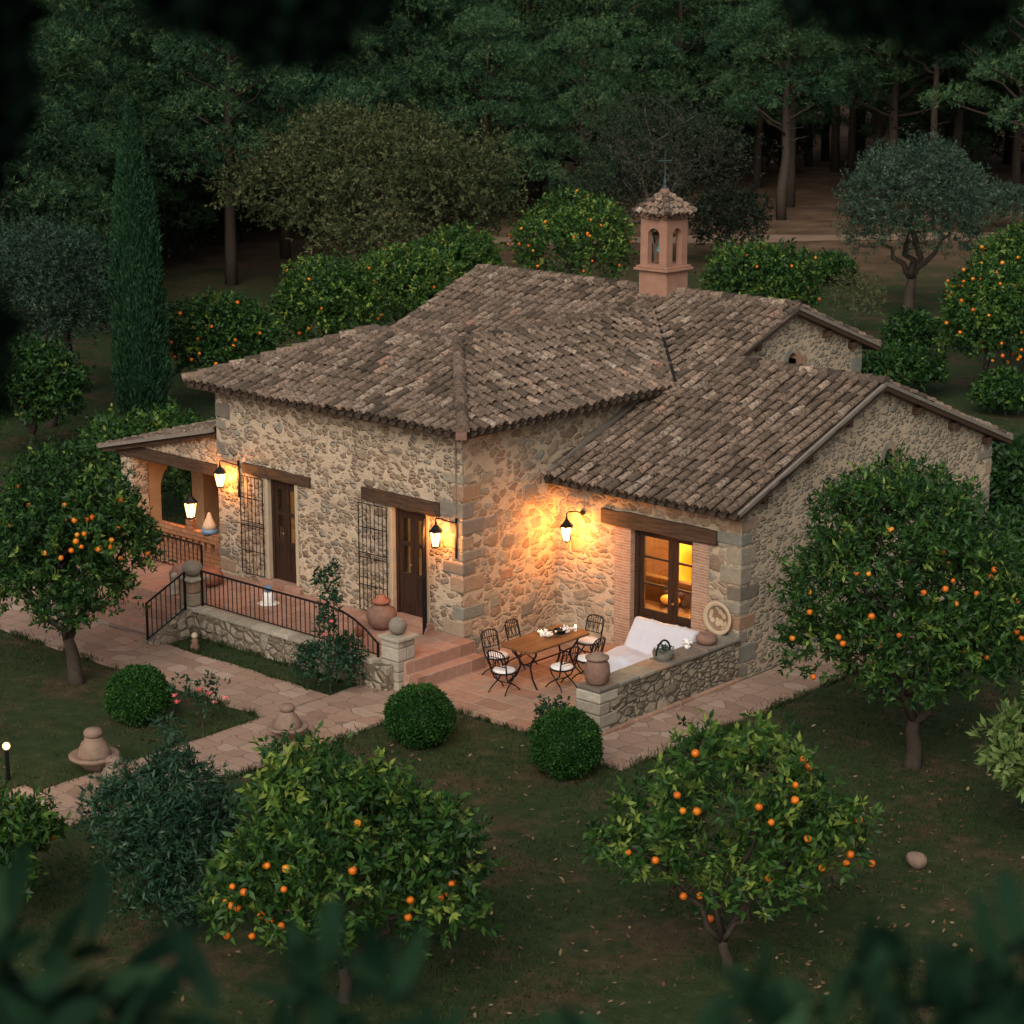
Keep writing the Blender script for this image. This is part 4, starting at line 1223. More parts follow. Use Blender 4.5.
for k in range(40):
    a = rnd.uniform(0, 6.28)
    x, y = rnd.gauss(0, 0.08), rnd.gauss(-0.05, 0.16)
    lv.add([(x, y, 0.03), (x + 0.05 * math.cos(a), y + 0.05 * math.sin(a), 0.06), (x + 0.09 * math.cos(a + .3), y + 0.09 * math.sin(a + .3), 0.05), (x + .05 * math.cos(a + .6), y + .05 * math.sin(a + .6), 0.04)], [(0, 1, 2, 3)], rnd.random())
lv.build('leaves', M['leaf_shrub'], ft)
for k, (x, y, lab) in enumerate(((1.7, 0.28, 'small lit candle on the table left of the white flowers'), (1.95, 0.95, 'small lit candle on the table right of the white flowers'))):
    cd = thing('table_candle', lab, 'candle', (x, y, TT))
    MB().lathe([(0.03, 0), (0.03, 0.07), (0.02, 0.072)], 10).build('wax', M['cushion'], cd)
    MB().ball((0, 0, 0.095), 0.014, 8, 6, (1, 1, 1.8)).build('flame', M['flame'], cd, smooth=True)
    ld = bpy.data.lights.new('candle_light', 'POINT')
    ld.energy = 0.8
    ld.color = (1, .55, .2)
    ld.shadow_soft_size = 0.02
    add_obj('candle_light', ld, cd, (0, 0, 0.14))

# sofa under a white sheet
sv = thing('covered_sofa', 'garden sofa under a white sheet in front of the glazed door', 'sofa', (3.27, 1.5, PAT))
prof = [(-0.7, 0.03), (-0.64, 0.2), (-0.60, 0.4), (-0.52, 0.46), (-0.3, 0.47), (-0.05, 0.46), (0.08, 0.45), (0.11, 0.47), (0.2, 0.6), (0.3, 0.76), (0.41, 0.925), (0.45, 0.94), (0.56, 0.93), (0.59, 0.86), (0.62, 0.4), (0.64, 0.02)]
def catm(p, n):
    out = []
    m = len(p) - 1
    for j in range(n + 1):
        f = j / n * m
        k = min(m - 1, int(f))
        t = f - k
        out.append((p[k][0] + (p[k + 1][0] - p[k][0]) * t, p[k][1] + (p[k + 1][1] - p[k][1]) * t))
    return out
pf = catm(prof, 56)
NU = 54
vs = []
rnd = random.Random(6)
ph = [rnd.uniform(0, 6) for _ in range(8)]
for i, (yy, zz) in enumerate(pf):
    for j in range(NU + 1):
        u = j / NU * 2 - 1                      # -1..1 with drop at the ends
        s_ = abs(u)
        w = 0.7
        if s_ < 0.8:
            x = u / 0.8 * w
            z = zz
        else:
            t = (s_ - 0.8) / 0.2
            x = math.copysign(w + 0.05 * math.sin(t * 1.57) + 0.035 * t * math.sin(yy * 16 + ph[0]), u)
            z = zz * (1 - t) + 0.03 * t
        cr = lambda q: 1 - abs(math.sin(q)) ** 0.55
        fold = 0.025 * cr(x * 3.1 + yy * 1.6 + ph[1]) + 0.025 * cr(x * 4.3 - yy * 2.7 + ph[2]) + 0.03 * cr(yy * 6.0 + x * 1.2 + ph[3]) + sum(a_ * math.exp(-((x - x0 + 0.12 * yy * s0) / w0) ** 2) for a_, x0, s0, w0 in ((0.03, -0.33, 1, 0.025), (0.025, 0.12, -1, 0.03), (0.03, 0.42, 0.6, 0.022), (-0.02, -0.1, 0.5, 0.05)))
        if zz > 0.8: fold *= 0.5
        drape = 0.02 * math.sin(x * 13 + ph[4]) * (1 if zz < 0.4 else 0.2)
        sag = -0.015 * math.exp(-((u * 1.2) ** 2)) if 0.3 < zz else 0
        vs.append((x, yy - abs(drape), max(0.012, z + (fold + sag if z > 0.1 else 0))))
fs = []
for i in range(len(pf) - 1):
    for j in range(NU):
        a_ = i * (NU + 1) + j
        fs.append((a_, a_ + 1, a_ + NU + 2, a_ + NU + 1))
MB().add(vs, fs).build('sheet', M['white_cloth'], sv, smooth=True)
MB().box(-0.58, 0.58, -0.5, 0.5, 0.02, 0.36).box(-0.58, 0.58, 0.46, 0.52, 0.36, 0.78).build('frame', M['beam'], sv)

# ================================================================== POTS, ORNAMENTS
def lathed(name, label, cat, loc, parts, group=None, rz=0, tilt=None):
    t = thing(name, label, cat, loc, rz, group)
    for nm, prof, mat in parts:
        MB().lathe(prof, 22, jit=0.012).build(nm, mat, t, smooth=True)
    if tilt: t.rotation_euler = tilt
    return t
lathed('clay_jar', 'tall brown clay jar with a flat lid on the end of the patio wall', 'jar', (4.18, -1.1, 0.85),
       [('body', [(0.15, 0), (0.2, 0.06), (0.225, 0.2), (0.215, 0.34), (0.17, 0.42), (0.15, 0.44)], M['clay']), ('lid', [(0.16, 0.44), (0.205, 0.455), (0.205, 0.49), (0.12, 0.52), (0.1, 0.55), (0.01, 0.56)], M['clay_pale'])])
lathed('round_clay_pot', 'squat dark clay pot on the patio wall below the wall plate', 'pot', (4.22, 1.95, 0.85),
       [('body', [(0.1, 0), (0.16, 0.03), (0.2, 0.09), (0.19, 0.15), (0.14, 0.2), (0.12, 0.21), (0.1, 0.2)], M['clay'])])
dw = thing('wall_plate', 'large round cream ceramic plate leaning on the wing wall', 'plate', (3.98, D1 - 0.035, 1.15))
b = MB().lathe([(0.02, 0.06), (0.2, 0.06), (0.24, 0.03), (0.31, 0.0), (0.325, 0.012), (0.25, 0.055), (0.2, 0.085), (0.02, 0.085)], 32)
b.xf(Matrix.Rotation(R(90), 4, 'X'))
b.v = [(x, y * -1 if False else y, z) for x, y, z in b.v]
def plate_mat():
    g = G('painted_plate')
    v = g.obj()
    f = g.n('TexVoronoi', {'Vector': v, 'Scale': 9.0}, feature='F1').outputs['Distance']
    l = g.n('VectorMath', {0: v}, operation='LENGTH').outputs['Value']
    m = g.math('MULTIPLY', g.step(f, 0.4, 0.5), g.math('LESS_THAN', l, 0.22))
    rim = g.math('MULTIPLY', g.math('GREATER_THAN', l, 0.22), g.math('LESS_THAN', l, 0.245))
    c = g.mix(m, (0.42, 0.33, 0.22), (0.2, 0.12, 0.07))
    c = g.mix(rim, c, (0.18, 0.12, 0.08))
    return g.done(g.bsdf(c, 0.5))
bm_plate = MB()
prof = [(0.005, -0.02), (0.19, -0.02), (0.23, -0.05), (0.31, -0.085), (0.325, -0.07), (0.25, -0.03), (0.2, 0.0), (0.005, 0.0)]
bm_plate.lathe(prof, 32)
bm_plate.v = [(x, z, y) for x, y, z in bm_plate.v]
bm_plate.build('dish', plate_mat(), dw, smooth=True)
wl = thing('iron_planter', 'small dark scrolled planter on the patio wall beside the white sheet', 'planter', (4.2, 0.7, 0.85))
b = MB().lathe([(0.13, 0), (0.18, 0.08), (0.2, 0.16), (0.18, 0.16), (0.14, 0.06)], 16)
b.build('bowl', M['quoin'], wl)
MB().tube([(0, 0.2 * math.cos(t), 0.12 + 0.24 * math.sin(t)) for t in [math.pi * k / 10 for k in range(11)]], 0.018, 6).build('handle', M['iron'], wl)
rnd = random.Random(4)
lf = MB()
for k in range(90):
    a = rnd.uniform(0, 6.28)
    r = rnd.uniform(0.0, 0.17)
    x, y, z = r * math.cos(a), r * math.sin(a), 0.17 + rnd.uniform(0, 0.08)
    b_ = rnd.uniform(0, 6.28)
    lf.add([(x, y, z), (x + .03 * math.cos(b_), y + .03 * math.sin(b_), z + .03), (x + .06 * math.cos(b_ + .4), y + .06 * math.sin(b_ + .4), z + .02), (x + .03 * math.cos(b_ + .9), y + .03 * math.sin(b_ + .9), z)], [(0, 1, 2, 3)], rnd.random())
lf.build('foliage', M['leaf_olive'], wl)
ws = thing('flower_vase', 'small bunch of white flowers at the end of the covered sofa', 'flowers', (4.12, 1.5, 0.85))
ws.scale = (0.8, 0.8, 0.8)
MB().lathe([(0.05, 0), (0.07, 0.05), (0.05, 0.1)], 12).build('vase', M['white'], ws, smooth=True)
b = MB().ball((0, 0, 0.15), 0.075, 8, 6)
for k in range(24):
    b.ball((rnd.gauss(0, 0.045), rnd.gauss(0, 0.045), 0.16 + rnd.gauss(0, 0.03)), rnd.uniform(0.02, 0.035), 6, 4)
b.build('white_blooms', M['white'], ws)

lathed('terrace_urn', 'big round clay urn by the right front door on the terrace', 'urn', (-1.55, -0.62, TER),
       [('body', [(0.14, 0), (0.24, 0.1), (0.3, 0.25), (0.27, 0.38), (0.15, 0.47), (0.12, 0.5)], M['clay']), ('neck', [(0.12, 0.5), (0.18, 0.52), (0.18, 0.57), (0.1, 0.6), (0.08, 0.66), (0.01, 0.67)], M['clay_red'])])
lathed('terrace_pot', 'low dark red clay pot on the porch floor by the house wall', 'pot', (-6.35, -0.85, TER),
       [('body', [(0.2, 0), (0.3, 0.08), (0.32, 0.2), (0.26, 0.3), (0.2, 0.32)], M['clay_red'])])
lathed('terrace_pot', 'taller dark clay pot behind the pillar at the porch steps', 'pot', (-6.6, -1.3, TER),
       [('body', [(0.15, 0), (0.26, 0.12), (0.28, 0.3), (0.2, 0.42), (0.16, 0.46)], M['clay'])])
fp = thing('flower_pot', 'small clay pot of dark red flowers on the terrace behind the pillar', 'flower pot', (-1.5, -1.25, TER))
fp.scale = (0.7, 0.7, 0.7)
MB().lathe([(0.09, 0), (0.13, 0.16), (0.145, 0.18), (0.12, 0.18)], 14).build('pot', M['clay_red'], fp, smooth=True)
b = MB().ball((0, 0, 0.22), 0.1, 8, 6, tint=0.0)
for k in range(40):
    b.ball((rnd.gauss(0, 0.06), rnd.gauss(0, 0.06), 0.26 + rnd.gauss(0, 0.035)), rnd.uniform(0.02, 0.035), 6, 4, tint=0.0)
b.build('red_blooms', M['clay_red'], fp)
wj = thing('glazed_jug', 'white and blue glazed jug on the terrace floor behind the railing', 'jug', (-4.4, -0.95, TER))
MB().lathe([(0.09, 0), (0.12, 0.08), (0.11, 0.2), (0.07, 0.25)], 14).build('body', M['white'], wj, smooth=True)
MB().lathe([(0.072, 0.25), (0.06, 0.3), (0.085, 0.36), (0.07, 0.36)], 14).build('neck', M['blue'], wj, smooth=True)
MB().lathe([(0.2, 0), (0.22, 0.015), (0.18, 0.02)], 14, (0, 0, 0.001)).build('saucer', M['white'], wj)
gn = thing('porch_figure', 'small grey stone figure at the top of the porch steps', 'figure', (-6.3, -1.75, TER))
MB().lathe([(0.1, 0), (0.12, 0.04), (0.08, 0.06), (0.1, 0.16), (0.07, 0.28), (0.04, 0.32)], 12).ball((0, 0, 0.38), 0.07).build('body', M['stone_pale'], gn, smooth=True)
fg = thing('garden_figure', 'tiny pale garden figure on the grass strip below the terrace wall', 'figure', (-4.55, -2.72, 0))
MB().lathe([(0.09, 0), (0.1, 0.06), (0.06, 0.13), (0.08, 0.17), (0.04, 0.22)], 12).build('base', M['clay'], fg, smooth=True)
MB().ball((0, 0, 0.27), 0.065).build('head', M['cream_clay'], fg, smooth=True)

def garden_urn(label, loc, s, rz, mat):
    t = thing('stacked_urn', label, 'urn', loc, rz, 'stacked clay urns along the garden path')
    def p(l): return [(r * s, z * s) for r, z in l]
    MB().lathe(p([(0.16, 0), (0.2, 0.05), (0.33, 0.17), (0.44, 0.24), (0.45, 0.28), (0.42, 0.3), (0.34, 0.27), (0.28, 0.27)]), 24, jit=0.012).build('bowl', mat, t, smooth=True)
    MB().lathe(p([(0.29, 0.26), (0.3, 0.3), (0.27, 0.36), (0.26, 0.42), (0.235, 0.44), (0.22, 0.5), (0.17, 0.54), (0.16, 0.6), (0.12, 0.62)]), 24, jit=0.015).build('bell', mat, t, smooth=True)
    MB().lathe(p([(0.13, 0.62), (0.165, 0.64), (0.17, 0.7), (0.13, 0.75), (0.01, 0.77)]), 24, jit=0.02).build('knob', mat, t, smooth=True)
    return t
garden_urn('stacked clay urn with a wide bowl beside the lawn edge of the path', (-0.62, -8.1, 0.05), 0.92, 0.3, M['clay_pale'])
garden_urn('smaller stacked clay urn half hidden by the dark shrub', (0.5, -8.55, 0.05), 0.82, 1.4, M['clay_pale'])
garden_urn('stacked clay urn on the path in front of the round clipped shrub', (0.62, -5.0, 0.05), 0.8, 2.2, M['clay_pale'])

rk = thing('field_stone', 'pale egg-shaped stone lying on the lawn at the right', 'stone', (11.4, -2.5, 0.11), 0.5)
rk.scale = (0.78, 0.78, 0.8)
b = MB().ball((0, 0, 0), 0.2, 18, 12, (1.0, 0.85, 0.8))
rnd = random.Random(3)
b.v = [(x * (1 + 0.08 * math.sin(7 * y + 3 * z)), y, z * (1 + 0.1 * math.sin(5 * x)) + 0.25 * max(0, -x) * 1.0) for x, y, z in b.v]
b.build('rock', M['clay_pale'], rk, smooth=True)
bpy.data.objects[rk.name].children[0].name = 'rock'
# ================================================================== TREES AND PLANTS
YAW = R(42.0411)
def unit(v): return v / np.maximum(1e-9, np.linalg.norm(v, axis=-1, keepdims=True))

def foliage(rs, lumps, shoots, per, ll, lw, sl=0.16, spread=0.8, up=0.25, inner=0.5, flat=1.0, bottom=-0.55, tmean=0.45, tdev=0.2, fold=0.25, bright=0.12, rn=0.10):
    """leaf faces on short shoots spread through the outer part of the lumps.
    lumps (k,4) or (k,6) x y z rx [ry rz]"""
    L = np.array([(l + (l[3], l[3] * flat))[:6] if len(l) == 4 else l for l in lumps], float)
    wgt = L[:, 3] * L[:, 4] + L[:, 3] * L[:, 5]
    wgt /= wgt.sum()
    k = rs.choice(len(L), shoots * 2, p=wgt)
    d = unit(rs.normal(size=(shoots * 2, 3)))
    d[:, 2] = np.where(d[:, 2] < bottom, -d[:, 2] * 0.6, d[:, 2])
    d = unit(d)
    rad = 1 - inner * rs.random(shoots * 2) ** 2.0
    rad *= 1 + rn * rs.normal(size=shoots * 2)
    P = L[k, :3] + d * L[k, 3:6] * rad[:, None]
    # drop shoots deep inside another lump
    q = np.full(len(P), 9.0)
    for c in L:
        q = np.minimum(q, np.linalg.norm((P - c[:3]) / c[3:6], axis=1))
    keep = np.where((q > 0.62) | (rs.random(len(P)) < 0.15))[0][:shoots]
    P, d, k = P[keep], d[keep], k[keep]
    n = len(P)
    sd = unit(d + np.array([0, 0, up]) + 0.35 * rs.normal(size=(n, 3)))
    stint = np.clip(tmean + tdev * rs.normal(size=n), 0, 0.92)
    ltint = (rs.random(len(L)) - 0.5) * 0.25
    stint = stint + ltint[k]
    br = rs.random(n) < bright
    P = np.repeat(P, per, 0)
    S = np.repeat(sd, per, 0)
    m = len(P)
    t = rs.random(m)
    ld = unit(S * 0.45 + spread * unit(rs.normal(size=(m, 3))))
    base = P + S * ((t - 0.5) * sl * 2)[:, None]
    ln = ll * (0.7 + 0.6 * rs.random(m))
    side = unit(np.cross(ld, S + 0.6 * rs.normal(size=(m, 3))))
    nor = np.cross(side, ld)
    w = (lw / ll) * ln * 0.5
    mid = base + ld * (ln * 0.45)[:, None] + nor * (fold * w)[:, None]
    V = np.stack([base, mid + side * w[:, None], base + ld * ln[:, None], mid - side * w[:, None]], 1).reshape(-1, 3)
    F = np.arange(m * 4).reshape(m, 4)
    tint = np.clip(np.repeat(np.where(br, stint + 0.35, stint), per) + 0.1 * rs.normal(size=m), 0, 1)
    return V, F, tint

def limb_path(a, b, rnd, wob=0.08, n=6, sag=0.0):
    a, b = Vector(a), Vector(b)
    L = (b - a).length
    pts = []
    for i in range(n + 1):
        t = i / n
        p = a.lerp(b, t)
        if 0 < i < n:
            p += Vector((rnd.gauss(0, wob), rnd.gauss(0, wob), rnd.gauss(0, wob * 0.5))) * L * 0.4
        p.z += sag * L * math.sin(math.pi * t)
        pts.append(p)
    return pts

def wood_mesh(rnd, fork, r0, targets, lean=(0, 0), twigs=2, stems=1):
    mb = MB()
    top = Vector((lean[0], lean[1], fork))
    for s_ in range(stems):
        o = Vector((0, 0, -0.1)) if stems == 1 else Vector((rnd.uniform(-.15, .15), rnd.uniform(-.15, .15), -0.1))
        mb.tube(limb_path(o, top, rnd, 0.05, 5), [r0 * (1.35 - 0.5 * k / 5) if k else r0 * 1.6 for k in range(6)], 8)
    T = [Vector(t) for t in targets]
    # three or four main limbs, well spread; the other limbs spring from them
    mains = [max(T, key=lambda p: p.length)]
    while len(mains) < min(len(T), 4):
        mains.append(max((p for p in T if p not in mains), key=lambda p: min((p - q).length for q in mains)))
    spine = []
    for t in mains:
        pts = limb_path(top - Vector((0, 0, rnd.uniform(0.02, 0.12) * fork)), t, rnd, 0.11, 7, 0.05)
        rr = r0 * rnd.uniform(0.6, 0.75)
        mb.tube(pts, [rr * (1 - 0.115 * k) for k in range(8)], 7)
        spine += [(p, rr * (1 - 0.115 * k)) for k, p in enumerate(pts) if 1 <= k <= 6]
    for t in T:
        if t in mains: continue
        s0, rr = min(spine, key=lambda q: (q[0] - t).length + 0.6 * (q[0] - top).length)
        pts = limb_path(s0, t, rnd, 0.12, 6, 0.05)
        rr = min(rr * 0.75, r0 * 0.42)
        mb.tube(pts, [rr * (1 - 0.13 * k) for k in range(7)], 6)
        for j_ in range(twigs):
            q = pts[rnd.choice((2, 3, 4))]
            e = q + Vector((rnd.uniform(-1, 1), rnd.uniform(-1, 1), rnd.uniform(-0.1, 0.9))) * max(0.25, (t - s0).length) * 0.5
            mb.tube(limb_path(q, e, rnd, 0.12, 4), [rr * 0.5 * (1 - 0.2 * k) for k in range(5)], 5)
    return mb

ORANGE_ME = MB().lathe([(0.004, -0.056), (0.025, -0.052), (0.045, -0.034), (0.055, -0.006), (0.052, 0.02), (0.038, 0.041), (0.018, 0.05), (0.006, 0.046)], 14).mesh('orange', M['orange'], True)
ORANGE_FAR = MB().ball((0, 0, 0), 0.066, 7, 5).mesh('orange', M['orange'], True)

def hang_oranges(t, pts, me, rnd):
    for p in pts:
        o = add_obj('orange', me, t, p)
        s = rnd.uniform(0.72, 1.0)
        o.scale = (s, s, s * rnd.uniform(0.92, 1.0))
        o.rotation_euler = (rnd.uniform(-.5, .5), rnd.uniform(-.5, .5), rnd.uniform(0, 6))

def near_tree(label, loc, lumps2, oranges, seed, shoots, fork, r0, mat, ll=0.125, lw=0.048, lean=(0, 0), extra=5, per=9, scale=0.93, tmean=0.42, bright=0.14, group='orange trees round the house', name='orange_tree', cat='orange tree', inner=0.5, xl=(), zmin=0.4, sprigs=14):
    rnd = random.Random(seed)
    rs = np.random.default_rng(seed)
    t = thing(name, label, cat, loc, YAW, group)
    lumps = []
    lumps2 = [(x * scale * 1.06, z * (0.25 + 0.75 * scale) - (0.04 if z > 2 else 0), r * scale) for (x, z, r) in lumps2]
    for (x, z, r) in lumps2:
        lumps.append((x, rnd.uniform(-0.15, 0.15) * r, z, r * 0.93, r * 1.02, r * 0.9))
    # fill the far side too
    big = max(l[2] for l in lumps2)
    for (x, z, r) in lumps2:
        if r < big * 0.75:
            lumps.append((x * 0.8 + rnd.uniform(-.2, .2), rnd.uniform(0.3, 0.8) * big, z + rnd.uniform(-.2, .15), r * 0.9, r * 0.9, r * 0.85))
            if abs(x) < 0.8: lumps.append((x * 0.7 + rnd.uniform(-.4, .4), -rnd.uniform(0.45, 0.75) * big, z - rnd.uniform(0.1, .4), r * 0.7, r * 0.7, r * 0.6))
    lumps += list(xl)
    lumps = [(l[0], l[1], max(l[2], zmin + 0.85 * l[5]), l[3], l[4], l[5]) for l in lumps]
    for _ in range(sprigs):               # stray sprigs that break the outline
        l = rnd.choice(lumps)
        d = Vector((rnd.gauss(0, 1), rnd.gauss(0, 0.7), abs(rnd.gauss(0.35, 0.6)) - 0.15)).normalized()
        r_ = rnd.uniform(0.1, 0.26)
        lumps.append((l[0] + d.x * l[3], l[1] + d.y * l[4], l[2] + d.z * l[5], r_, r_, r_ * 1.3))
    V, F, ti = foliage(rs, lumps, shoots, per, ll, lw, 0.13, 0.85, 0.35, inner, bright=bright, tmean=tmean, rn=0.16)
    add_obj('crown', np_mesh('crown', V, F, ti, mat), t)
    tg = [(l[0] * 0.9, l[1] * 0.9, l[2] + l[5] * 0.2) for l in lumps if l[3] > 0.25]
    wood_mesh(rnd, fork, r0, tg, lean, 2).build('trunk', M['bark'], t, smooth=True)
    pts = []
    for (x, y, z) in oranges:
        p = Vector((x * 0.96, y, z - 0.48 * y))
        best = min(lumps, key=lambda l: ((p.x - l[0]) / l[3]) ** 2 + ((p.y - l[1]) / l[4]) ** 2 + ((p.z - l[2]) / l[5]) ** 2)
        q = math.sqrt(((p.x - best[0]) / best[3]) ** 2 + ((p.y - best[1]) / best[4]) ** 2 + ((p.z - best[2]) / best[5]) ** 2)
        c = Vector(best[:3])
        if q > 0.95: p = c + (p - c) * (0.95 / q)
        pts.append(tuple(p))
    for _ in range(extra):
        l = rnd.choice(lumps)
        d = Vector((rnd.gauss(0, 1), abs(rnd.gauss(0, 1)), rnd.gauss(-0.2, 0.6))).normalized()
        pts.append((l[0] + d.x * l[3], l[1] + d.y * l[4], l[2] + d.z * l[5]))
    hang_oranges(t, pts, ORANGE_ME, rnd)
    return t

FL_L = [(0.06, 1.95, 1.33), (-0.95, 1.82, 0.78), (1.07, 1.95, 0.86), (-0.57, 2.73, 0.61), (0.32, 2.67, 0.73), (-1.2, 1.37, 0.61), (1.26, 1.43, 0.61), (-0.63, 3.16, 0.33), (-0.06, 1.17, 0.73)]
FL_O = [(-1.38, -0.61, 1.51), (-1.21, -0.7, 1.43), (-1.53, -0.5, 1.3), (-1.42, -0.56, 1.23), (-1.32, -0.6, 1.21), (-0.99, -0.58, 1.15), (-0.89, -0.53, 1.06), (-0.78, -0.62, 0.97), (-1.13, -0.48, 0.87), (-1.47, -0.36, 0.88), (-0.74, -1.06, 1.73), (-1.11, -0.75, 1.79), (-0.72, -1.04, 1.44), (0.26, -1.32, 1.69), (1.31, -0.69, 1.33), (1.42, -0.67, 1.39), (1.49, -0.69, 1.51), (0.98, -0.84, 1.31), (0.92, -0.74, 1.09)]
FR_L = [(-0.07, 2.36, 1.05), (-1.05, 2.09, 0.73), (0.92, 2.16, 0.79), (-0.52, 3.2, 0.42), (0.39, 3.04, 0.65), (-1.18, 1.8, 0.55), (1.28, 1.96, 0.5), (-0.39, 1.44, 0.6), (0.76, 1.58, 0.55), (-1.62, 1.93, 0.29)]
FR_O = [(-0.58, -0.49, 3.03), (1.13, -0.13, 2.88), (0.92, -0.37, 2.95), (0.71, -0.61, 2.57), (0.7, -0.69, 2.36), (0.32, -0.97, 2.29), (0.47, -0.9, 2.04), (-0.82, -0.69, 2.43), (-0.87, -0.67, 2.24), (-0.67, -0.85, 2.22), (0.88, -0.78, 1.82), (1.5, -0.39, 1.66), (1.46, -0.32, 1.54), (1.11, -0.52, 1.47), (-0.48, -0.56, 1.09), (-0.74, -0.3, 0.98), (0.41, -0.41, 1.32), (0.92, -0.21, 1.04), (-1.08, -0.63, 1.56), (-1.44, -0.53, 1.67)]
R_L = [(-0.28, 3.32, 1.72), (-1.34, 3.15, 1.01), (0.78, 3.15, 1.18), (-0.52, 4.63, 0.65), (0.29, 4.33, 0.9), (-1.26, 4.41, 0.62), (1.27, 2.81, 0.74), (-1.67, 2.14, 0.75), (-0.2, 1.97, 1.14), (1.03, 1.97, 0.9), (-1.01, 4.92, 0.29)]
R_O = [(-1.36, -0.25, 4.91), (0.32, -0.91, 4.45), (-0.87, -1.18, 4.15), (0.25, -1.63, 3.2), (0.19, -1.57, 3.52), (0.92, -1.23, 3.11), (1.27, -1.05, 3.08), (-1.42, -1.26, 3.08), (-1.22, -1.42, 3.03), (-2.04, -0.69, 2.85), (-1.94, -0.64, 2.53), (-2.26, -0.41, 2.19), (-0.28, -1.72, 2.64), (0.11, -1.68, 2.71), (0.28, -1.64, 2.86), (0.27, -1.58, 2.49), (0.71, -1.38, 2.69), (1.52, -0.86, 2.66), (-1.05, -1.39, 2.33), (-0.6, -1.41, 2.02), (-1.62, -0.76, 1.98), (-1.49, -0.74, 1.9), (-0.85, -1.17, 1.91), (0.62, -0.82, 1.84), (0.83, -0.89, 1.72), (0.96, -0.91, 1.74), (1.48, -0.67, 2.2), (1.59, -0.64, 2.09), (-1.82, -0.5, 1.48), (-1.07, -0.35, 1.23)]
L_L = [(-0.06, 2.9, 1.4), (-1.07, 2.71, 1.07), (0.92, 2.61, 0.7), (-0.33, 3.75, 0.89), (0.59, 3.47, 0.7), (0.37, 1.75, 0.78), (-0.89, 1.95, 0.8), (1.18, 2.93, 0.44), (-1.85, 2.51, 0.89)]
L_O = [(-0.74, -1.02, 3.34), (0.18, -1.2, 3.31), (1.15, -0.41, 3.41), (0.65, -1.18, 2.9), (0.77, -1.07, 2.98), (0.41, -1.3, 2.85), (0.2, -1.36, 2.84), (1.18, -0.63, 2.82), (1.31, -0.52, 2.73), (0.43, -1.32, 2.52), (0.56, -1.26, 2.55), (0.39, -1.32, 2.39), (1.01, -0.88, 2.51), (0.96, -0.91, 2.37), (0.74, -1.1, 2.29), (0.79, -1.07, 2.33), (-0.18, -1.35, 2.17), (0.09, -1.31, 2.09), (1.26, -0.57, 2.26), (1.54, -0.28, 2.39), (1.09, -0.63, 2.21), (0.29, -1.32, 2.22), (0.47, -1.27, 2.3), (-1.02, -0.59, 3.59)]
BL_L = [(0.28, 1.44, 0.63), (0.81, 1.22, 0.39), (0.0, 1.01, 0.63), (0.49, 0.86, 0.5)]
BL_O = [(1.15, -0.16, 1.28), (1.27, 0, 0.72), (0.98, -0.28, 0.94), (0.83, -0.26, 0.54)]
near_tree('dense rounded orange tree in the left foreground, its trunk hidden by blurred leaves', (8.26, -10.96, 0), FL_L, FL_O, 11, 1900, 0.5, 0.08, M['leaf_orange'], 0.135, 0.05, zmin=0.8, bright=0.24, tmean=0.5)
near_tree('open leggy orange tree in the right foreground on the bare lawn', (11.46, -7.12, 0), FR_L, FR_O, 12, 1050, 0.5, 0.075, M['leaf_orange'], 0.13, 0.048, (-0.1, 0), zmin=1.1, bright=0.28, tmean=0.52, inner=0.75)
near_tree('largest orange tree, in front of the right gable wall', (9.15, 1.02, 0), R_L, R_O, 13, 3700, 0.8, 0.12, M['leaf_orange'], 0.125, 0.046, zmin=1.25, inner=0.7, sprigs=26, tmean=0.42, bright=0.12)
near_tree('broad orange tree on the left lawn with a forked dark trunk', (-4.59, -5.46, 0), L_L, L_O, 14, 3300, 0.85, 0.12, M['leaf_orange'], 0.12, 0.045, (-0.15, 0), zmin=1.25, tmean=0.32, bright=0.1)
near_tree('small orange tree cut by the left edge of the picture', (2.6, -12.85, 0), BL_L, BL_O, 15, 700, 0.5, 0.06, M['leaf_orange'], 0.13, 0.05, tmean=0.4, bright=0.2)
near_tree('young lemon-green citrus tree at the right edge, bright with new leaves', (12.58, -0.55, 0), [(0.1, 1.7, 0.8), (-0.5, 1.5, 0.45), (0.3, 2.1, 0.5), (-0.2, 1.15, 0.5)], [], 16, 520, 0.6, 0.05, M['leaf_lime'], 0.2, 0.07, extra=0, group=None, name='citrus_tree', cat='tree', tmean=0.4, scale=1.08)
near_tree('dark fine-leaved oleander shrub left of the foreground orange tree', (5.22, -11.13, 0), [(-0.15, 1.6, 0.85), (0.5, 1.75, 0.6), (-0.75, 1.75, 0.55), (-0.2, 2.2, 0.5), (0.45, 1.1, 0.6), (-0.5, 1.0, 0.6), (0.05, 2.62, 0.22), (-1.0, 2.1, 0.25)], [], 17, 1900, 0.35, 0.05, M['leaf_shrub'], 0.11, 0.03, extra=0, group=None, name='oleander_shrub', cat='shrub', tmean=0.45, bright=0.1)

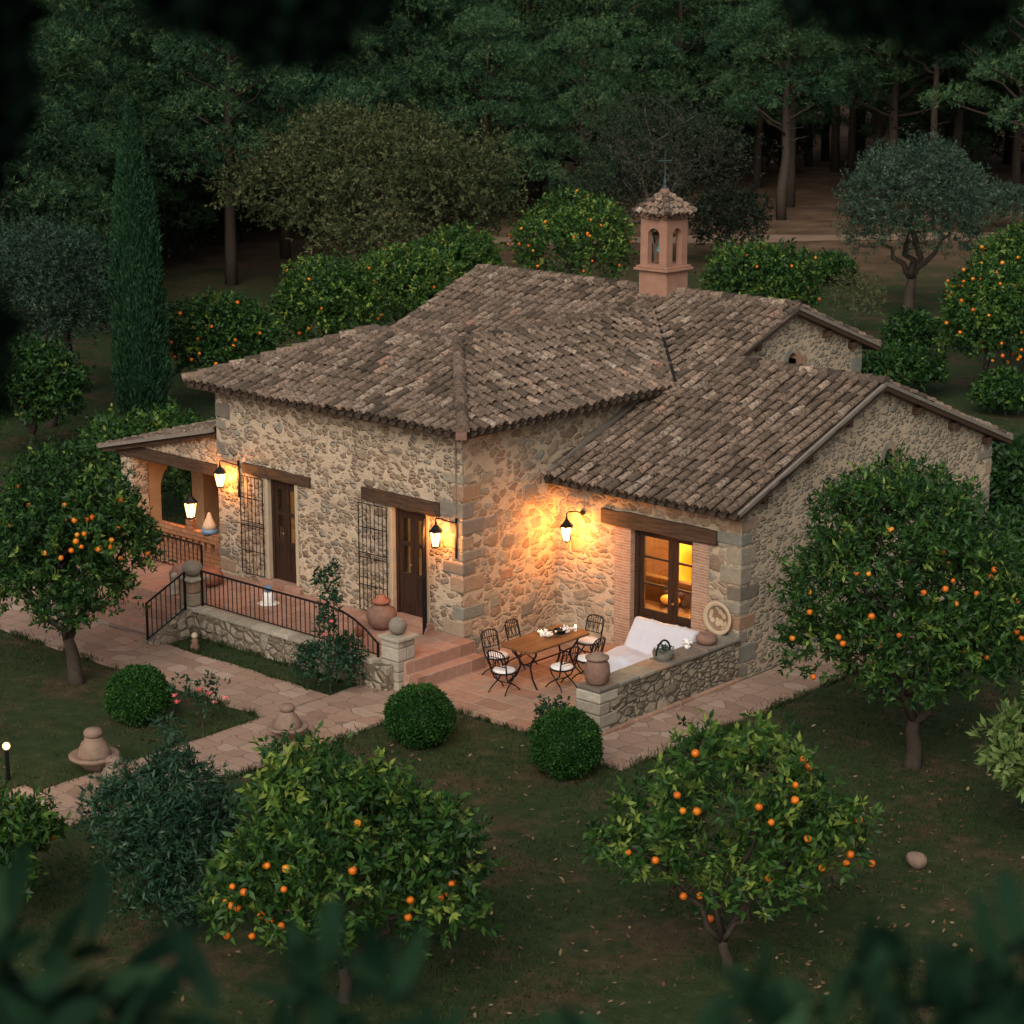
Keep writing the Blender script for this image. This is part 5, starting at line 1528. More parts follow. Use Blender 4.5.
def soft_tree(name, label, cat, loc, h, w, seed, mat, nl=22, shoots=1500, per=6, ll=0.16, lw=0.07, z0=0.2, fork=0.3, r0=0.1, bark='bark', group=None, oranges=0, flat=1.0, stems=1, inner=0.5, tmean=0.45, rn=0.12, fr=(0.68, 1.06), twigs=2, lump=(0.2, 0.36), bright=0.1, build=True):
    rnd = random.Random(seed)
    rs = np.random.default_rng(seed)
    t = thing(name, label, cat, loc, rnd.uniform(0, 6), group)
    lumps = []
    cz, rz, rx = h * (z0 + 1) / 2, h * (1 - z0) / 2, w / 2
    for k in range(nl):
        u, v_ = rnd.random(), rnd.random()
        th = 2 * math.pi * (k * 0.618 + 0.1 * u)
        ct = 1 - 1.75 * (k + 0.5) / nl
        st_ = math.sqrt(max(0, 1 - ct * ct))
        r = rnd.uniform(*lump) * min(w, h * (1 - z0))
        f = rnd.uniform(*fr)
        x, y, z = st_ * math.cos(th) * (rx - r) * f, st_ * math.sin(th) * (rx - r) * f, cz + ct * (rz - r * 0.8) * f
        lumps.append((x, y, z, r, r, r * 0.85))
    lumps.append((0, 0, cz, rx * 0.6, rx * 0.6, rz * 0.7))
    V, F, ti = foliage(rs, lumps, shoots, per, ll, lw, ll, 0.9, 0.2, inner, tmean=tmean, bright=bright, rn=rn)
    add_obj('crown', np_mesh('crown', V, F, ti, mat), t)
    tg = [(l[0] * 0.85, l[1] * 0.85, l[2]) for l in lumps[::2]]
    wood_mesh(rnd, max(0.15, h * fork), r0, tg, (rnd.uniform(-.1, .1), rnd.uniform(-.1, .1)), twigs, stems).build('trunk', M[bark], t, smooth=True)
    if oranges:
        pts = []
        cdir = Vector((0.67, -0.74, 0.1))
        cdir.rotate(Matrix.Rotation(-t.rotation_euler.z, 3, 'Z'))
        while len(pts) < oranges:
            l = rnd.choice(lumps[:-1])
            d = Vector((rnd.gauss(0, 1), rnd.gauss(0, 1), rnd.gauss(0, .8))).normalized()
            p = Vector((l[0] + d.x * l[3] * 1.02, l[1] + d.y * l[4] * 1.02, l[2] + d.z * l[5]))
            if any(sum(((p[i] - q[i]) / q[3 + i]) ** 2 for i in range(3)) < 0.8 for q in lumps): continue
            pts.append(tuple(p))
        hang_oranges(t, pts, ORANGE_FAR, rnd)
    return t

OG = 'orange trees behind and beside the house'
for (x, y, h, w, sd_, no, tm, lab) in (
    (-22.8, 13.7, 3.5, 3.9, 21, 40, 0.4, 'orange tree full of fruit just right of the cypress'),
    (-24.2, 19.3, 3.9, 3.9, 22, 26, 0.5, 'orange tree behind the left end of the hip roof'),
    (-25.8, 24.4, 3.8, 4.3, 23, 8, 0.62, 'light green citrus tree below the big brownish tree'),
    (-26.6, 28.0, 4.0, 3.6, 24, 6, 0.5, 'citrus tree just left of the top end of the upper roof ridge'),
    (-25.8, 33.5, 4.9, 5.4, 25, 30, 0.55, 'round orange tree behind the ridge, left of the bell tower'),
    (-17.1, 33.6, 3.7, 4.8, 26, 46, 0.45, 'low wide orange tree right of the bell tower'),
    (-6.1, 29.8, 4.4, 3.2, 27, 60, 0.45, 'orange tree with many fruits on the right behind the gable'),
    (-7.6, 35.0, 5.3, 4.0, 28, 24, 0.52, 'taller orange tree cut by the right edge of the picture'),
    (-20.8, 5.2, 3.4, 3.2, 29, 0, 0.3, 'dark citrus tree at the left edge, under the grey olives')):
    soft_tree('orange_tree' if no else 'citrus_tree', lab, 'orange tree' if no else 'citrus tree', (x, y, 0), h, w, sd_, M['leaf_orange'], 20, 2400, 7, 0.145, 0.07, 0.12, 0.22, 0.1, group=OG, oranges=no, tmean=tm, bright=0.15)
soft_tree('hedge_bush', 'leafy green bush growing at the left end of the porch', 'bush', (-13.6, 3.2, 0), 2.7, 3.6, 31, M['leaf_orange'], 14, 1300, 6, 0.14, 0.07, 0.0, 0.15, 0.05, tmean=0.5)
soft_tree('hedge_bush', 'low green bush along the lawn behind the porch', 'bush', (-17.5, 7.0, 0), 1.5, 4.2, 32, M['leaf_orange'], 14, 1000, 6, 0.16, 0.08, 0.0, 0.15, 0.05, tmean=0.45)
for (x, y, h, w, sd_, lab, mt, tm) in (
    (-8.5, 28.8, 1.5, 3.2, 33, 'low dark bush on the right behind the small gable, nearest the house', 'leaf_orange', 0.3),
    (-11.4, 34.1, 1.7, 2.0, 34, 'small dark bush under the olive tree', 'leaf_orange', 0.25),
    (2.5, 16.1, 2.2, 1.9, 35, 'dark bush behind the right end of the long gable wall', 'leaf_orange', 0.15),
    (-4.5, 28.1, 1.3, 1.9, 36, 'small green bush below the orange trees at the right edge', 'leaf_orange', 0.35),
    (5.2, 11.7, 1.7, 1.7, 37, 'bush at the right edge, right of the long gable wall', 'leaf_orange', 0.35),
    (-24.0, 48.0, 1.4, 2.2, 38, 'small round bush left of the olive tree beside the dirt road', 'leaf_orange', 0.4),
    (-31.6, 51.2, 3.6, 4.2, 39, 'dark rounded bush right of the bell tower, below the bare brown tree', 'leaf_brown', 0.25),
    (-28.5, 70, 2.6, 7, 60, 'grey-green scrub at the right edge beside the dirt road', 'leaf_olive', 0.35)):
    soft_tree('bush', lab, 'bush', (x, y, 0), h, w, sd_, M[mt], 14, 1000, 6, 0.17, 0.08, 0.0, 0.12, 0.05, tmean=tm)
soft_tree('dry_bush', 'sparse straw-coloured bush left of the olive trunk', 'bush', (-15.9, 37.6, 0), 2.4, 2.7, 40, M['leaf_decid'], 14, 420, 6, 0.1, 0.04, 0.05, 0.1, 0.04, tmean=0.75, inner=0.8, twigs=6, bark='bark_grey')
soft_tree('broad_tree', 'big brownish-green broadleaf tree behind the roof, wider than tall', 'tree', (-36.0, 33.1, 0), 7.7, 12.2, 41, M['leaf_decid'], 70, 9500, 7, 0.15, 0.075, 0.04, 0.15, 0.17, 'bark_grey', tmean=0.5, inner=0.75, lump=(0.11, 0.24), twigs=6, bright=0.25, rn=0.2, fr=(0.55, 1.16))
soft_tree('bare_tree', 'half bare dark brown tree right behind the bell tower', 'tree', (-32.4, 46.8, 0), 8.0, 9.0, 42, M['leaf_brown'], 44, 4600, 5, 0.13, 0.06, 0.05, 0.15, 0.16, 'bark_grey', tmean=0.45, inner=0.8, lump=(0.12, 0.25), twigs=7, rn=0.2, fr=(0.6, 1.15))
soft_tree('olive_tree', 'grey-green olive tree on the right, between the house and the dirt road', 'olive tree', (-16.7, 42.35, 0), 7.0, 6.2, 43, M['leaf_olive'], 44, 6000, 7, 0.14, 0.04, 0.2, 0.22, 0.2, 'bark', tmean=0.4, lump=(0.13, 0.3), stems=2, bright=0.15, rn=0.15)
for (x, y, h, w, sd_, lab) in ((-24.1, 8.2, 6.3, 4.4, 44, 'tall grey olive tree at the left edge'), (-27.6, 11.6, 5.3, 3.6, 45, 'grey olive tree between the left edge and the cypress')):
    soft_tree('olive_tree', lab, 'olive tree', (x, y, 0), h, w, sd_, M['leaf_olive'], 32, 3800, 6, 0.14, 0.042, 0.22, 0.25, 0.13, 'bark', tmean=0.2, inner=0.6)

# cypress
def cypress(loc, h, w, seed):
    rs = np.random.default_rng(seed)
    t = thing('cypress_tree', 'tall narrow dark cypress standing alone left of the house', 'cypress', loc)
    n = 22000
    z = rs.random(n) ** 0.85
    prof = np.interp(z, [0, 0.04, 0.15, 0.4, 0.7, 0.88, 1.0], [0.5, 0.85, 1.0, 0.98, 0.72, 0.36, 0.03])
    th = rs.random(n) * 2 * np.pi
    lob = 1 + 0.12 * np.sin(th * 5 + z * 9) * np.sin(z * 22 + th * 2) + 0.07 * np.sin(th * 9 - z * 40)
    rr = prof * w / 2 * lob * (1 - 0.25 * rs.random(n) ** 2)
    P = np.stack([rr * np.cos(th), rr * np.sin(th), 0.1 + z * h], -1)
    d = unit(np.stack([np.cos(th) * 0.4, np.sin(th) * 0.4, np.ones(n)], -1) + 0.25 * rs.normal(size=(n, 3)))
    side = unit(np.cross(d, rs.normal(size=(n, 3))))
    ln = 0.2 * (1 - 0.5 * z) * (0.6 + 0.8 * rs.random(n))
    w_ = 0.022
    V = np.stack([P, P + d * (ln * .5)[:, None] + side * w_, P + d * ln[:, None], P + d * (ln * .5)[:, None] - side * w_], 1).reshape(-1, 3)
    add_obj('crown', np_mesh('crown', V, np.arange(n * 4).reshape(n, 4), np.clip(0.45 + 0.25 * rs.normal(size=n), 0, 1), M['leaf_cypress']), t)
    core = MB().lathe([(w * 0.2, 0.3), (w * 0.36, 0.15 * h), (w * 0.36, 0.4 * h), (w * 0.26, 0.7 * h), (w * 0.1, 0.9 * h), (0.01, 0.97 * h)], 12)
    core.t = [0.1] * len(core.f)  # solid core in a dark leaf tint, painted as the crown's inner shade
    core.build('dark_core', M['leaf_cypress'], t, smooth=True)
    MB().tube([(0, 0, -.1), (0, 0, 0.6)], 0.14, 8).build('trunk', M['bark'], t)
cypress((-21.94, 9.86, 0), 9.1, 1.5, 46)

# pines of the wood: a few are built, the rest are copies
def pine(seed, h, w, lo, label):
    rnd = random.Random(seed)
    rs = np.random.default_rng(seed)
    t = thing('pine_tree', label, 'pine tree', (0, 0, 0), 0, 'pine trees of the wood behind')
    lumps = []
    n = 30
    mb = MB()
    lean = (rnd.uniform(-.6, .6), rnd.uniform(-.6, .6))
    tp = limb_path((0, 0, -0.2), (lean[0], lean[1], h * 0.93), rnd, 0.008, 8)
    mb.tube(tp, [0.3 * (1 - 0.1 * k) for k in range(9)], 7)
    for k in range(n):
        z = h * (lo + (1 - lo) * ((k + rnd.random()) / n))
        f = (z / h - lo) / (1 - lo)
        rad = w / 2 * (math.sin(math.pi * min(1, 0.22 + 0.78 * f) ** 0.9) ** 0.6) * rnd.uniform(0.25, 1.0)
        a = k * 2.4 + rnd.uniform(-.4, .4)
        r = rnd.uniform(0.75, 1.35) * w / 5.9
        p = (lean[0] * z / h + rad * math.cos(a), lean[1] * z / h + rad * math.sin(a), z + r * 0.2)
        lumps.append((*p, r * 1.2, r * 1.2, r * 0.66))
        s = Vector((lean[0] * z / h, lean[1] * z / h, max(0.3 * h, z - rad * 0.5)))
        mb.tube(limb_path(s, p, rnd, 0.1, 4), [0.09, 0.075, 0.06, 0.045, 0.03], 4)
    for k in range(5):
        z = h * rnd.uniform(0.25, lo)
        a = rnd.uniform(0, 6.28)
        s = Vector((lean[0] * z / h, lean[1] * z / h, z))
        mb.tube(limb_path(s, s + Vector((math.cos(a), math.sin(a), 0.2)) * rnd.uniform(0.6, 1.6), rnd, 0.1, 3), [0.04, 0.03, 0.02, 0.012], 4)
    V, F, ti = foliage(rs, lumps, 7000, 8, 0.2, 0.04, 0.1, 0.8, 0.8, 0.16, bottom=-0.15, tmean=0.45, tdev=0.14, bright=0.12, rn=0.06)
    add_obj('crown', np_mesh('crown', V, F, ti, M['leaf_pine']), t)
    mb.build('trunk', M['bark'], t, smooth=True)
    return t
PL = ('tall pine in the dark wood behind the house, bare trunk below a clumped crown', 'broad full pine of the wood behind, green almost to the ground', 'thin tall pine of the wood behind with a high small crown')
protos = [pine(71, 15, 7.5, 0.38, PL[0]), pine(72, 12, 8.5, 0.12, PL[1]), pine(73, 17, 5.5, 0.5, PL[2]), pine(74, 14, 8, 0.3, PL[0]), pine(75, 16, 9, 0.2, PL[1])]
used = set()
spots = [  # x, y, which, scale
    (-42.7, 31.1, 3, 0.95), (-55.4, 63.9, 0, 1.1), (-56.4, 66.8, 2, 1.1), (-40.0, 67.2, 0, 0.98), (-51.9, 91.8, 2, 1.1), (-40.9, 79.2, 3, 1.15), (-40.2, 85.3, 0, 1.1), (-37.8, 88.2, 2, 1.0), (-39.9, 94.3, 3, 1.2),
    (-51.5, 81.0, 0, 1.1), (-54.3, 93.7, 2, 1.2), (-50.6, 28.1, 1, 1.1), (-55.8, 35.4, 4, 0.95), (-57.8, 40.9, 1, 1.15), (-52.4, 44.5, 4, 0.9), (-54.5, 51.0, 1, 1.1), (-56.7, 57.0, 4, 1.0),
    (-60.3, 61.0, 1, 1.2), (-53.0, 68.0, 1, 1.1), (-51.5, 73.0, 4, 1.0), (-54.4, 78.0, 1, 1.3), (-46.5, 22.0, 4, 0.9), (-38.5, 16.0, 1, 0.95), (-44.0, 14.0, 4, 0.9), (-33.5, 6.5, 1, 0.85), (-40, 6, 4, 0.95),
    (-47.5, 38.5, 4, 0.85), (-50.5, 33.5, 1, 1.05), (-53.5, 40.5, 1, 1.1), (-54.0, 46.0, 1, 1.1), (-47.0, 27.0, 1, 1.0), (-52.0, 31.0, 4, 1.1), (-57.0, 45.0, 4, 1.2), (-59.0, 52.0, 1, 1.25), (-42.5, 20.5, 1, 1.0), (-50.0, 54.5, 1, 0.85), (-48.5, 60.5, 1, 0.8), (-29.0, 74.0, 3, 1.2), (-33.0, 81.0, 0, 1.2), (-36.5, 76.5, 2, 0.95), (-43.5, 73.0, 2, 1.0), (-46.0, 86.0, 3, 1.1), (-44.5, 91.0, 1, 1.0), (-48.0, 98.0, 4, 1.1), (-32.5, 92.0, 4, 1.2),
    (-52.5, 99.0, 1, 1.0), (-58.0, 96.0, 1, 1.0), (-46.0, 103.0, 1, 1.05), (-40.0, 108.0, 1, 1.0), (-63.0, 90.0, 1, 1.1), (-35.0, 112.0, 1, 1.1), (-60.0, 101.0, 4, 1.1), (-49.0, 107.0, 4, 1.0), (-60.0, 75.0, 1, 1.0), (-57.0, 84.0, 4, 0.95)]
rnd = random.Random(99)
def cam_xy(u, dd):       # place by bearing from the view point and distance
    return (CAMX - 0.6693 * dd + 0.743 * u * dd, CAMY + 0.743 * dd + 0.6693 * u * dd)
for row, dd in enumerate((112, 124, 136, 150, 166, 184)):
    n = 11 + row
    for k in range(n):
        u = (-0.31 + 0.62 * (k + 0.5 + rnd.uniform(-.35, .35)) / n)
        if row < 2 and u > -0.02: continue
        if row == 2 and u > 0.1: continue
        x, y = cam_xy(u, dd + rnd.uniform(-4, 4))
        spots.append((x, y, rnd.choice((0, 1, 3, 4, 4, 1) if row > 1 else (1, 4, 3)), rnd.uniform(0.95, 1.3)))
for (x, y, w, s) in spots:
    if w not in used:
        o = protos[w]
        used.add(w)
    else:
        o = copy_tree(protos[w])
    o.location = (x, y, 0)
    o.scale = (s * rnd.uniform(0.92, 1.08), s * rnd.uniform(0.92, 1.08), s)
    o.rotation_euler.z = rnd.uniform(0, 6.28)

# undergrowth along the edge of the wood
ub = soft_tree('wood_shrub', 'dark shrub in the undergrowth at the edge of the pine wood', 'shrub', (-52.5, 36.5, 0), 3.6, 7.0, 81, M['leaf_brown'], 22, 1500, 6, 0.22, 0.1, 0.0, 0.12, 0.06, tmean=0.35, rn=0.18, group='shrubs under the pines')
for (x, y, s) in ((-55.5, 41.0, 1.0), (-57.0, 46.0, 1.1), (-50.0, 32.0, 0.8), (-48.5, 27.5, 0.9), (-58.0, 51.0, 1.2), (-57.5, 56.0, 1.0), (-60.0, 37.0, 1.3), (-55.0, 31.0, 1.2), (-59.0, 66.0, 1.1), (-62.0, 80.0, 1.1), (-57.0, 90.0, 1.0), (-49.0, 100.0, 1.0), (-42.0, 103.0, 1.1), (-53.0, 25.0, 1.2), (-48.0, 18.0, 1.2), (-43.0, 10.0, 1.1)):
    c = copy_tree(ub)
    c.location = (x, y, 0)
    c.scale = (s * rnd.uniform(0.85, 1.15), s, s * rnd.uniform(0.8, 1.15))
    c.rotation_euler.z = rnd.uniform(0, 6.28)

# clipped balls
def box_ball(label, loc, w, h, seed):
    rs = np.random.default_rng(seed)
    t = thing('box_shrub', label, 'shrub', loc, 0, 'round clipped box shrubs on the lawn')
    n = 11000
    d = unit(rs.normal(size=(n, 3)))
    lump = 1 + 0.055 * np.sin(d[:, 0] * 6 + seed) * np.sin(d[:, 1] * 7 + d[:, 2] * 5)
    C = np.array([0, 0, h * 0.5])
    P = C + d * np.array([w / 2, w / 2, h * 0.52]) * (lump * (0.97 - 0.1 * rs.random(n) ** 2 + 0.025 * rs.normal(size=n) + 0.07 * (rs.random(n) < 0.015)))[:, None]
    ok = P[:, 2] > 0.0
    P, d = P[ok], d[ok]
    n = len(P)
    ld = unit(d * 0.7 + 0.8 * unit(rs.normal(size=(n, 3))))
    side = unit(np.cross(ld, rs.normal(size=(n, 3))))
    ln = 0.05 * (0.7 + 0.6 * rs.random(n))
    V = np.stack([P, P + ld * (ln * .5)[:, None] + side * .016, P + ld * ln[:, None], P + ld * (ln * .5)[:, None] - side * .016], 1).reshape(-1, 3)
    patch = 0.1 * np.sin(P[:, 0] * 9 + seed) * np.sin(P[:, 2] * 8)
    add_obj('crown', np_mesh('crown', V, np.arange(n * 4).reshape(n, 4), np.clip(0.45 + patch + 0.22 * rs.normal(size=n), 0, 1), M['leaf_box']), t)
    b = MB().ball((0, 0, h * 0.48), 1, 20, 14, (w / 2 * 0.86, w / 2 * 0.86, h * 0.5 * 0.86), 0.05)  # solid ball, darkest leaf tint painted in for shade between the leaves
    b.build('dark_core', M['leaf_box'], t, smooth=True)
box_ball('round clipped box shrub on the left lawn, left of the rose', (-2.0, -6.1, 0), 1.1, 0.98, 1)
box_ball('round clipped box shrub in the middle, left of the patio edge', (2.4, -3.62, 0), 1.18, 1.0, 2)
box_ball('round clipped box shrub in front of the patio wall end', (5.15, -3.05, 0), 1.18, 1.08, 3)

def rose(label, loc, h, w, seed, blooms, shoots, bl_r=0.05, name='rose_bush', base=None):
    rnd = random.Random(seed)
    rs = np.random.default_rng(seed)
    t = thing(name, label, 'rose bush', loc, YAW)
    lumps = [(rnd.uniform(-.35, .35) * w, rnd.uniform(-.2, .2) * w, h * rnd.uniform(0.4, 0.9), 0.16 * w + 0.05, 0.16 * w + 0.05, 0.13 * w + 0.06) for _ in range(7)]
    if base: lumps = base
    V, F, ti = foliage(rs, lumps, shoots, 6, 0.075, 0.04, 0.07, 0.9, 0.2, 0.8, tmean=0.3)
    add_obj('foliage', np_mesh('foliage', V, F, ti, M['leaf_shrub']), t)
    wood_mesh(rnd, 0.15, 0.014, [(l[0], l[1], l[2]) for l in lumps], (0, 0), 1, 2).build('stems', M['bark'], t)
    b = MB()
    for (x, z) in blooms:
        c = (x, -0.12 * w - 0.05, z)
        tt = rnd.random()
        b.ball(c, bl_r * 0.7, 8, 6, tint=tt)
        for k in range(9):
            a = k * 0.7
            d = Vector((math.cos(a), math.sin(a) * 0.8, rnd.uniform(-.3, .6)))
            p = Vector(c)
            s_ = d.cross(Vector((0, 0, 1))).normalized() * bl_r * 0.6
            b.add([p + d * bl_r * .3 - s_ * .4, p + d * bl_r * .3 + s_ * .4, p + d * bl_r * 1.25 + s_, p + d * bl_r * 1.25 - s_], [(0, 1, 2, 3)], min(1, max(0, tt + rnd.uniform(-.2, .2))))
    b.build('blooms', M['petal'], t)
rose('small pink rose bush on the lawn beside the inner corner of the path', (-1.04, -5.5, 0), 0.85, 1.0, 5, [(-0.42, 0.62), (-0.38, 0.5), (0.02, 0.72), (0.18, 0.66), (0.26, 0.5), (0.45, 0.58)], 60, 0.042)
rose('tall dark climbing rose with a few red blooms growing against the terrace railing', (-0.75, -2.75, 0), 2.3, 1.2, 6, [(-0.05, 1.75), (0.08, 1.4), (-0.05, 1.15)], 620, 0.035, 'climbing_rose',
     [(0, 0, 0.5, 0.6, 0.5, 0.45), (0.3, 0.1, 0.75, 0.35, 0.3, 0.3), (-0.35, 0, 0.6, 0.3, 0.3, 0.35), (-0.05, 0.1, 1.2, 0.2, 0.2, 0.35), (0.05, 0.15, 1.65, 0.2, 0.2, 0.3), (-0.05, 0.2, 2.05, 0.24, 0.2, 0.2), (0.12, 0.1, 2.3, 0.12, 0.12, 0.1)])
rose('low plant with tiny pink buds at the foot of the patio wall end', (3.62, -1.45, 0.05), 0.4, 0.75, 7, [(-0.15, 0.3), (0.1, 0.34)], 90, 0.025)

# foreground: leafy top of a tree just below the view point, and a tree overhead
def near_leaves(rs, lumps, n, ln_, wd):
    L = np.array(lumps, float)
    k = rs.choice(len(L), n, p=L[:, 3] ** 2 / (L[:, 3] ** 2).sum())
    P = L[k, :3] + unit(rs.normal(size=(n, 3))) * (L[k, 3] * (0.35 + 0.65 * rs.random(n) ** 0.5))[:, None]
    ld = unit(unit(P - L[k, :3]) * 0.6 + 0.7 * rs.normal(size=(n, 3)) + np.array([0, 0, 0.1]))
    side = unit(np.cross(ld, rs.normal(size=(n, 3))))
    nor = np.cross(side, ld)
    ln = ln_ * (0.7 + 0.6 * rs.random(n))
    out = []
    for (f, w, dz) in ((0, 0.02, 0), (0.25, 0.8, 0.02), (0.55, 1.0, 0.0), (0.82, 0.55, -0.05), (1.0, 0.02, -0.12)):
        c = P + ld * (ln * f)[:, None] + nor * (ln * dz)[:, None]
        for s_ in (-1, 1):
            out.append(c + side * s_ * (wd / 2 * w) + nor * (wd * 0.15 * w))
    V = np.stack(out, 1).reshape(-1, 3)
    F = np.concatenate([np.stack([np.arange(n) * 10 + 2 * j, np.arange(n) * 10 + 2 * j + 1, np.arange(n) * 10 + 2 * j + 3, np.arange(n) * 10 + 2 * j + 2], -1) for j in range(4)])
    tint = np.tile(np.clip(0.45 + 0.25 * rs.normal(size=n), 0, 1), 4)
    return V, F, tint
FW = np.array([-0.64993, 0.72078, -0.24095]); RT = np.array([0.74266, 0.66966, 0]); UP = np.array([-0.16135, 0.17894, 0.97054]); CP = np.array([26.567, -28.099, 12.575])
def fgp(r, u, d, s): return (*(CP + RT * r + UP * u + FW * d), s)
rs = np.random.default_rng(5)
lumps = [fgp(1.25 * r_, 1.25 * u_ + 0.05, 1.25 * d_, 1.2 * q_) for (r_, u_, d_, q_) in ((-0.72, -0.80, 2.9, 0.24), (-0.5, -0.78, 2.8, 0.15), (-0.28, -0.80, 2.8, 0.2), (0.02, -0.97, 2.8, 0.2), (0.22, -0.82, 2.7, 0.16), (0.42, -0.80, 2.8, 0.2), (0.62, -0.76, 2.8, 0.19), (0.82, -0.74, 2.9, 0.2), (-0.1, -0.94, 2.6, 0.2), (0.95, -0.85, 3.0, 0.3), (-0.9, -0.9, 3.0, 0.3))]
ft_ = thing('foreground_tree', 'blurred dark leafy treetop across the bottom edge, close to the viewer', 'tree', (24.1, -25.0, gh(24.1, -25.0)))
V, F, ti = near_leaves(rs, lumps, 1150, 0.145, 0.046)
o0 = np.array(ft_.location)
add_obj('crown', np_mesh('crown', V - o0, F, ti, M['leaf_near'], True), ft_)
rnd = random.Random(8)
mb = MB()
tp = Vector((24.2, -25.2, 9.9)) - Vector(o0)
mb.tube(limb_path((0, 0, -0.2), tp, rnd, 0.05, 5), [0.09, 0.08, 0.07, 0.06, 0.05, 0.04], 7)
for l in lumps:
    mb.tube(limb_path(tp, Vector(l[:3]) - Vector(o0), rnd, 0.08, 4), [0.03, 0.024, 0.018, 0.012, 0.008], 5)
mb.build('trunk', M['bark'], ft_, smooth=True)

rs = np.random.default_rng(6)
lumps = [fgp(0.9 * r_, 0.9 * u_, 2.7, 0.8 * q_) for (r_, u_, q_) in ((-0.36, 0.725, 0.06), (-0.28, 0.705, 0.055), (-0.45, 0.735, 0.045), (-0.22, 0.735, 0.04), (-0.33, 0.67, 0.025), (-0.3, 0.74, 0.07), (-0.4, 0.74, 0.06),
         (0.48, 0.725, 0.04), (0.59, 0.70, 0.045), (0.43, 0.735, 0.03), (0.54, 0.735, 0.055), (0.64, 0.73, 0.04), (-0.745, 0.58, 0.06), (-0.75, 0.49, 0.035), (-0.755, 0.27, 0.04), (-0.74, 0.69, 0.06), (-0.765, 0.16, 0.03), (-0.75, 0.64, 0.05), (-0.77, 0.22, 0.05))]
ov = thing('overhanging_tree', 'almost black blurred foliage hanging into the top and left edges, close to the viewer', 'tree', (24.2, -29.6, gh(24.2, -29.6)))
o0 = np.array(ov.location)
V, F, ti = near_leaves(rs, lumps, 5500, 0.045, 0.03)
big = []  # unseen crown above the frame, added to keep skylight off the hanging clumps
for _ in range(26):
    d_, r_ = rs.uniform(1.6, 5.0), rs.uniform(0.3, 0.5)
    big.append(fgp(rs.uniform(-1.6, 1.6), d_ * 0.24 + r_ + 0.3 + rs.uniform(0, 0.5), d_, r_))
V2, F2, t2 = near_leaves(rs, big, 5200, 0.13, 0.075)
add_obj('crown', np_mesh('crown', np.concatenate([V, V2]) - o0, np.concatenate([F, F2 + len(V)]), np.concatenate([ti, t2]), M['leaf_over'], True), ov)
mb = MB()
tp = Vector(fgp(-1.3, 2.4, 2.2, 0)[:3]) - Vector(o0)
mb.tube(limb_path((0, 0, -0.2), tp, rnd, 0.03, 5), [0.22, 0.2, 0.17, 0.15, 0.13, 0.11], 8)
for l in big[:14]:
    mb.tube(limb_path(tp, Vector(l[:3]) - Vector(o0), rnd, 0.06, 5), [0.05, 0.042, 0.034, 0.026, 0.02, 0.012], 5)
for k_ in (1, 5, 8, 10, 12, 13, 15):          # thin hanging twigs that carry the clumps, from above or beside the frame
    l = Vector(lumps[k_][:3])
    up_ = l + Vector(tuple(UP * 0.55 + RT * (-0.25 if k_ >= 12 else 0.1)))
    mb.tube(limb_path(up_ - Vector(o0), l - Vector(o0), rnd, 0.04, 4), [0.012, 0.01, 0.008, 0.006, 0.004], 5)
mb.build('trunk', M['bark'], ov, smooth=True)

# ------------------------------------------------------------------ grass, fallen leaves, fallen oranges
PAVED = [(-0.6, 1.3, -11.7, -1.9), (-11.6, -0.4, -4.6, -2.9), (-11.6, -5.4, -3.3, 1.6), (4.4, 5.8, -2.4, 9.1), (-0.3, 4.6, -2.1, 13), (-10.5, 1.0, -2.3, 13), (4, 5, -2, 12), (-8.3, 5, 2, 13)]
def free_ground(rs, n, far):
    u = rs.uniform(-0.27, 0.27, n)
    d = 22 + (far - 22) * rs.random(n) ** 1.2
    x = CAMX - 0.6693 * d + 0.743 * u * d
    y = CAMY + 0.743 * d + 0.6693 * u * d
    ok = np.ones(n, bool)
    for (a, b, c, e) in PAVED:
        ok &= ~((x > a) & (x < b) & (y > c) & (y < e))
    return x[ok], y[ok]
rs = np.random.default_rng(31)
x, y = free_ground(rs, 150000, 62)
pat = np.sin(x * 0.9 + 1.3 * np.sin(y * 0.7)) + np.sin(y * 1.1 + 1.7 * np.sin(x * 0.6 + 1)) + 0.6 * np.sin(x * 2.3 - y * 1.9)
ok = pat + rs.normal(size=len(x)) * 0.7 > -0.3
x, y, pat = x[ok], y[ok], pat[ok]
n = len(x)
P = np.stack([x, y, np.zeros(n)], -1)
a = rs.random(n) * 6.283
hgt = 0.05 * (0.5 + rs.random(n))
tip = P + np.stack([0.05 * np.cos(a) * rs.random(n), 0.05 * np.sin(a) * rs.random(n), hgt], -1)
s_ = np.stack([-np.sin(a), np.cos(a), np.zeros(n)], -1) * 0.012
V = np.stack([P - s_, P + s_, tip], 1).reshape(-1, 3)
ex, ey = [], []
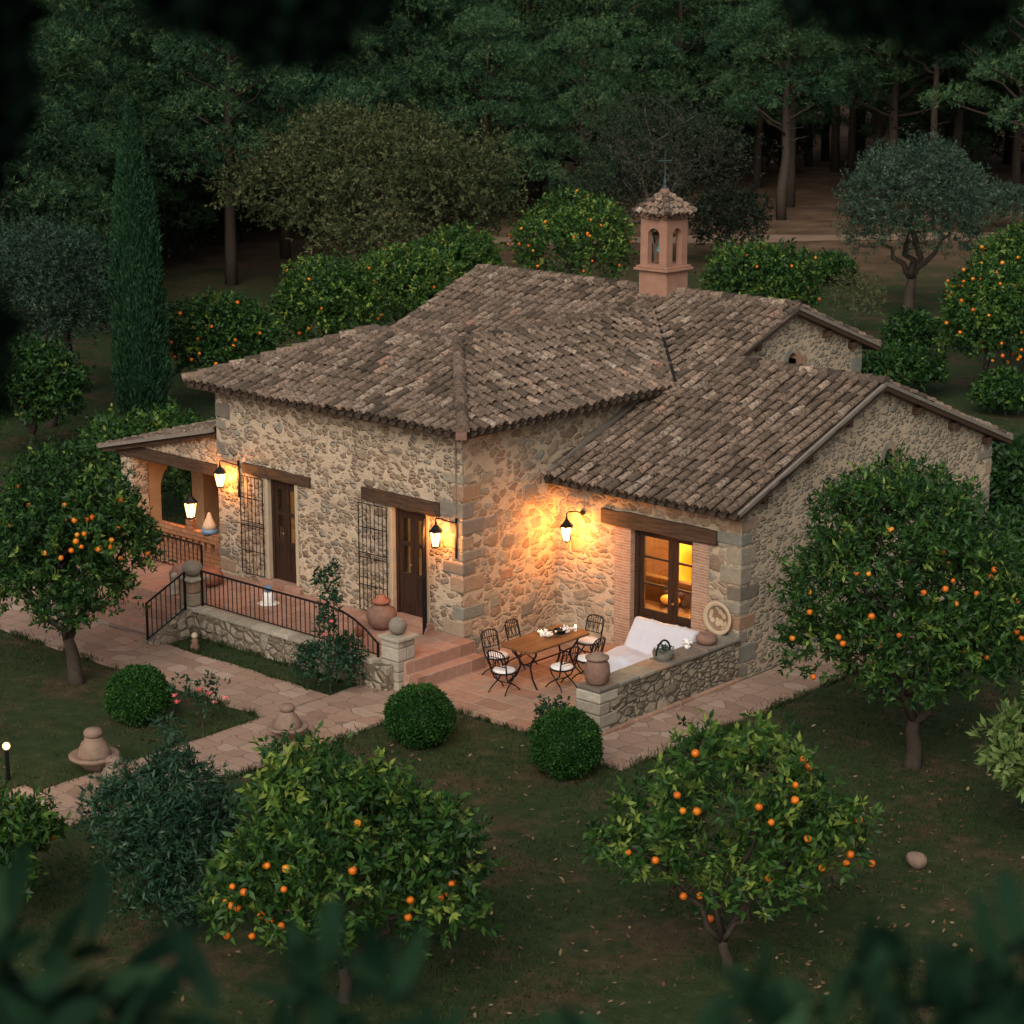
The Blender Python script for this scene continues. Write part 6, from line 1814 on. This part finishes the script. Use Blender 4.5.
for (x0, y0, x1, y1) in ((-0.5, -9.2, -0.5, -4.5), (1.24, -9.2, 1.24, -2.0), (-11.5, -4.52, -0.5, -4.52), (-5.5, -2.96, -0.5, -2.96), (1.25, -2.0, 4.5, -2.02), (5.74, -2.3, 5.74, 9), (4.5, -2.32, 5.7, -2.32), (-5.3, -2.25, 0.0, -2.25), (-0.95, -11.5, -0.95, -9.2), (0.97, -11.5, 0.97, -9.2)):
    m_ = int(260 * math.hypot(x1 - x0, y1 - y0))
    t_ = rs.random(m_)
    keep = np.sin(t_ * 37 + x0) + np.sin(t_ * 91 + y0) + rs.normal(size=m_) * 0.6 > 0.1
    t_ = t_[keep]
    ex.append(x0 + (x1 - x0) * t_ + rs.normal(size=len(t_)) * 0.045)
    ey.append(y0 + (y1 - y0) * t_ + rs.normal(size=len(t_)) * 0.045)
ex, ey = np.concatenate(ex), np.concatenate(ey)
m_ = len(ex)
P2 = np.stack([ex, ey, np.zeros(m_)], -1)
a2 = rs.random(m_) * 6.283
tip2 = P2 + np.stack([0.07 * np.cos(a2), 0.07 * np.sin(a2), 0.06 + 0.09 * rs.random(m_)], -1)
s2 = np.stack([-np.sin(a2), np.cos(a2), np.zeros(m_)], -1) * 0.012
V = np.concatenate([V, np.stack([P2 - s2, P2 + s2, tip2], 1).reshape(-1, 3)])
pat = np.concatenate([pat, np.zeros(m_)])
n += m_
gr = add_obj('grass', np_mesh('grass', V, np.arange(n * 3).reshape(n, 3), np.clip(0.3 - 0.08 * pat + 0.2 * rs.normal(size=n), 0, 1), M['grass']))
tag(gr, kind='stuff')
x, y = free_ground(rs, 5200, 48)
w = np.exp(-((x - 11.5) ** 2 + (y + 3) ** 2) / 40) + 0.35 * np.exp(-((x - 5) ** 2 + (y + 9) ** 2) / 50) + 0.08
ok = rs.random(len(x)) < w * 0.6
x, y = x[ok], y[ok]
n = len(x)
P = np.stack([x, y, np.full(n, 0.035)], -1)
a = rs.random(n) * 6.283
e1 = np.stack([np.cos(a), np.sin(a), rs.normal(size=n) * 0.3], -1) * 0.045
e2 = np.stack([-np.sin(a), np.cos(a), rs.normal(size=n) * 0.3], -1) * 0.022
V = np.stack([P - e1, P + e2, P + e1, P - e2], 1).reshape(-1, 3)
lt = add_obj('fallen_leaves', np_mesh('fallen_leaves', V, np.arange(n * 4).reshape(n, 4), rs.random(n), M['litter']))
tag(lt, kind='stuff')
for (x, y) in ((10.9, -2.9), (10.3, -6.0)):
    o = add_obj('fallen_orange', ORANGE_ME, None, (x, y, 0.05))
    tag(o, 'ripe orange lying on the lawn under the orange trees', 'orange', 'fallen oranges on the lawn')
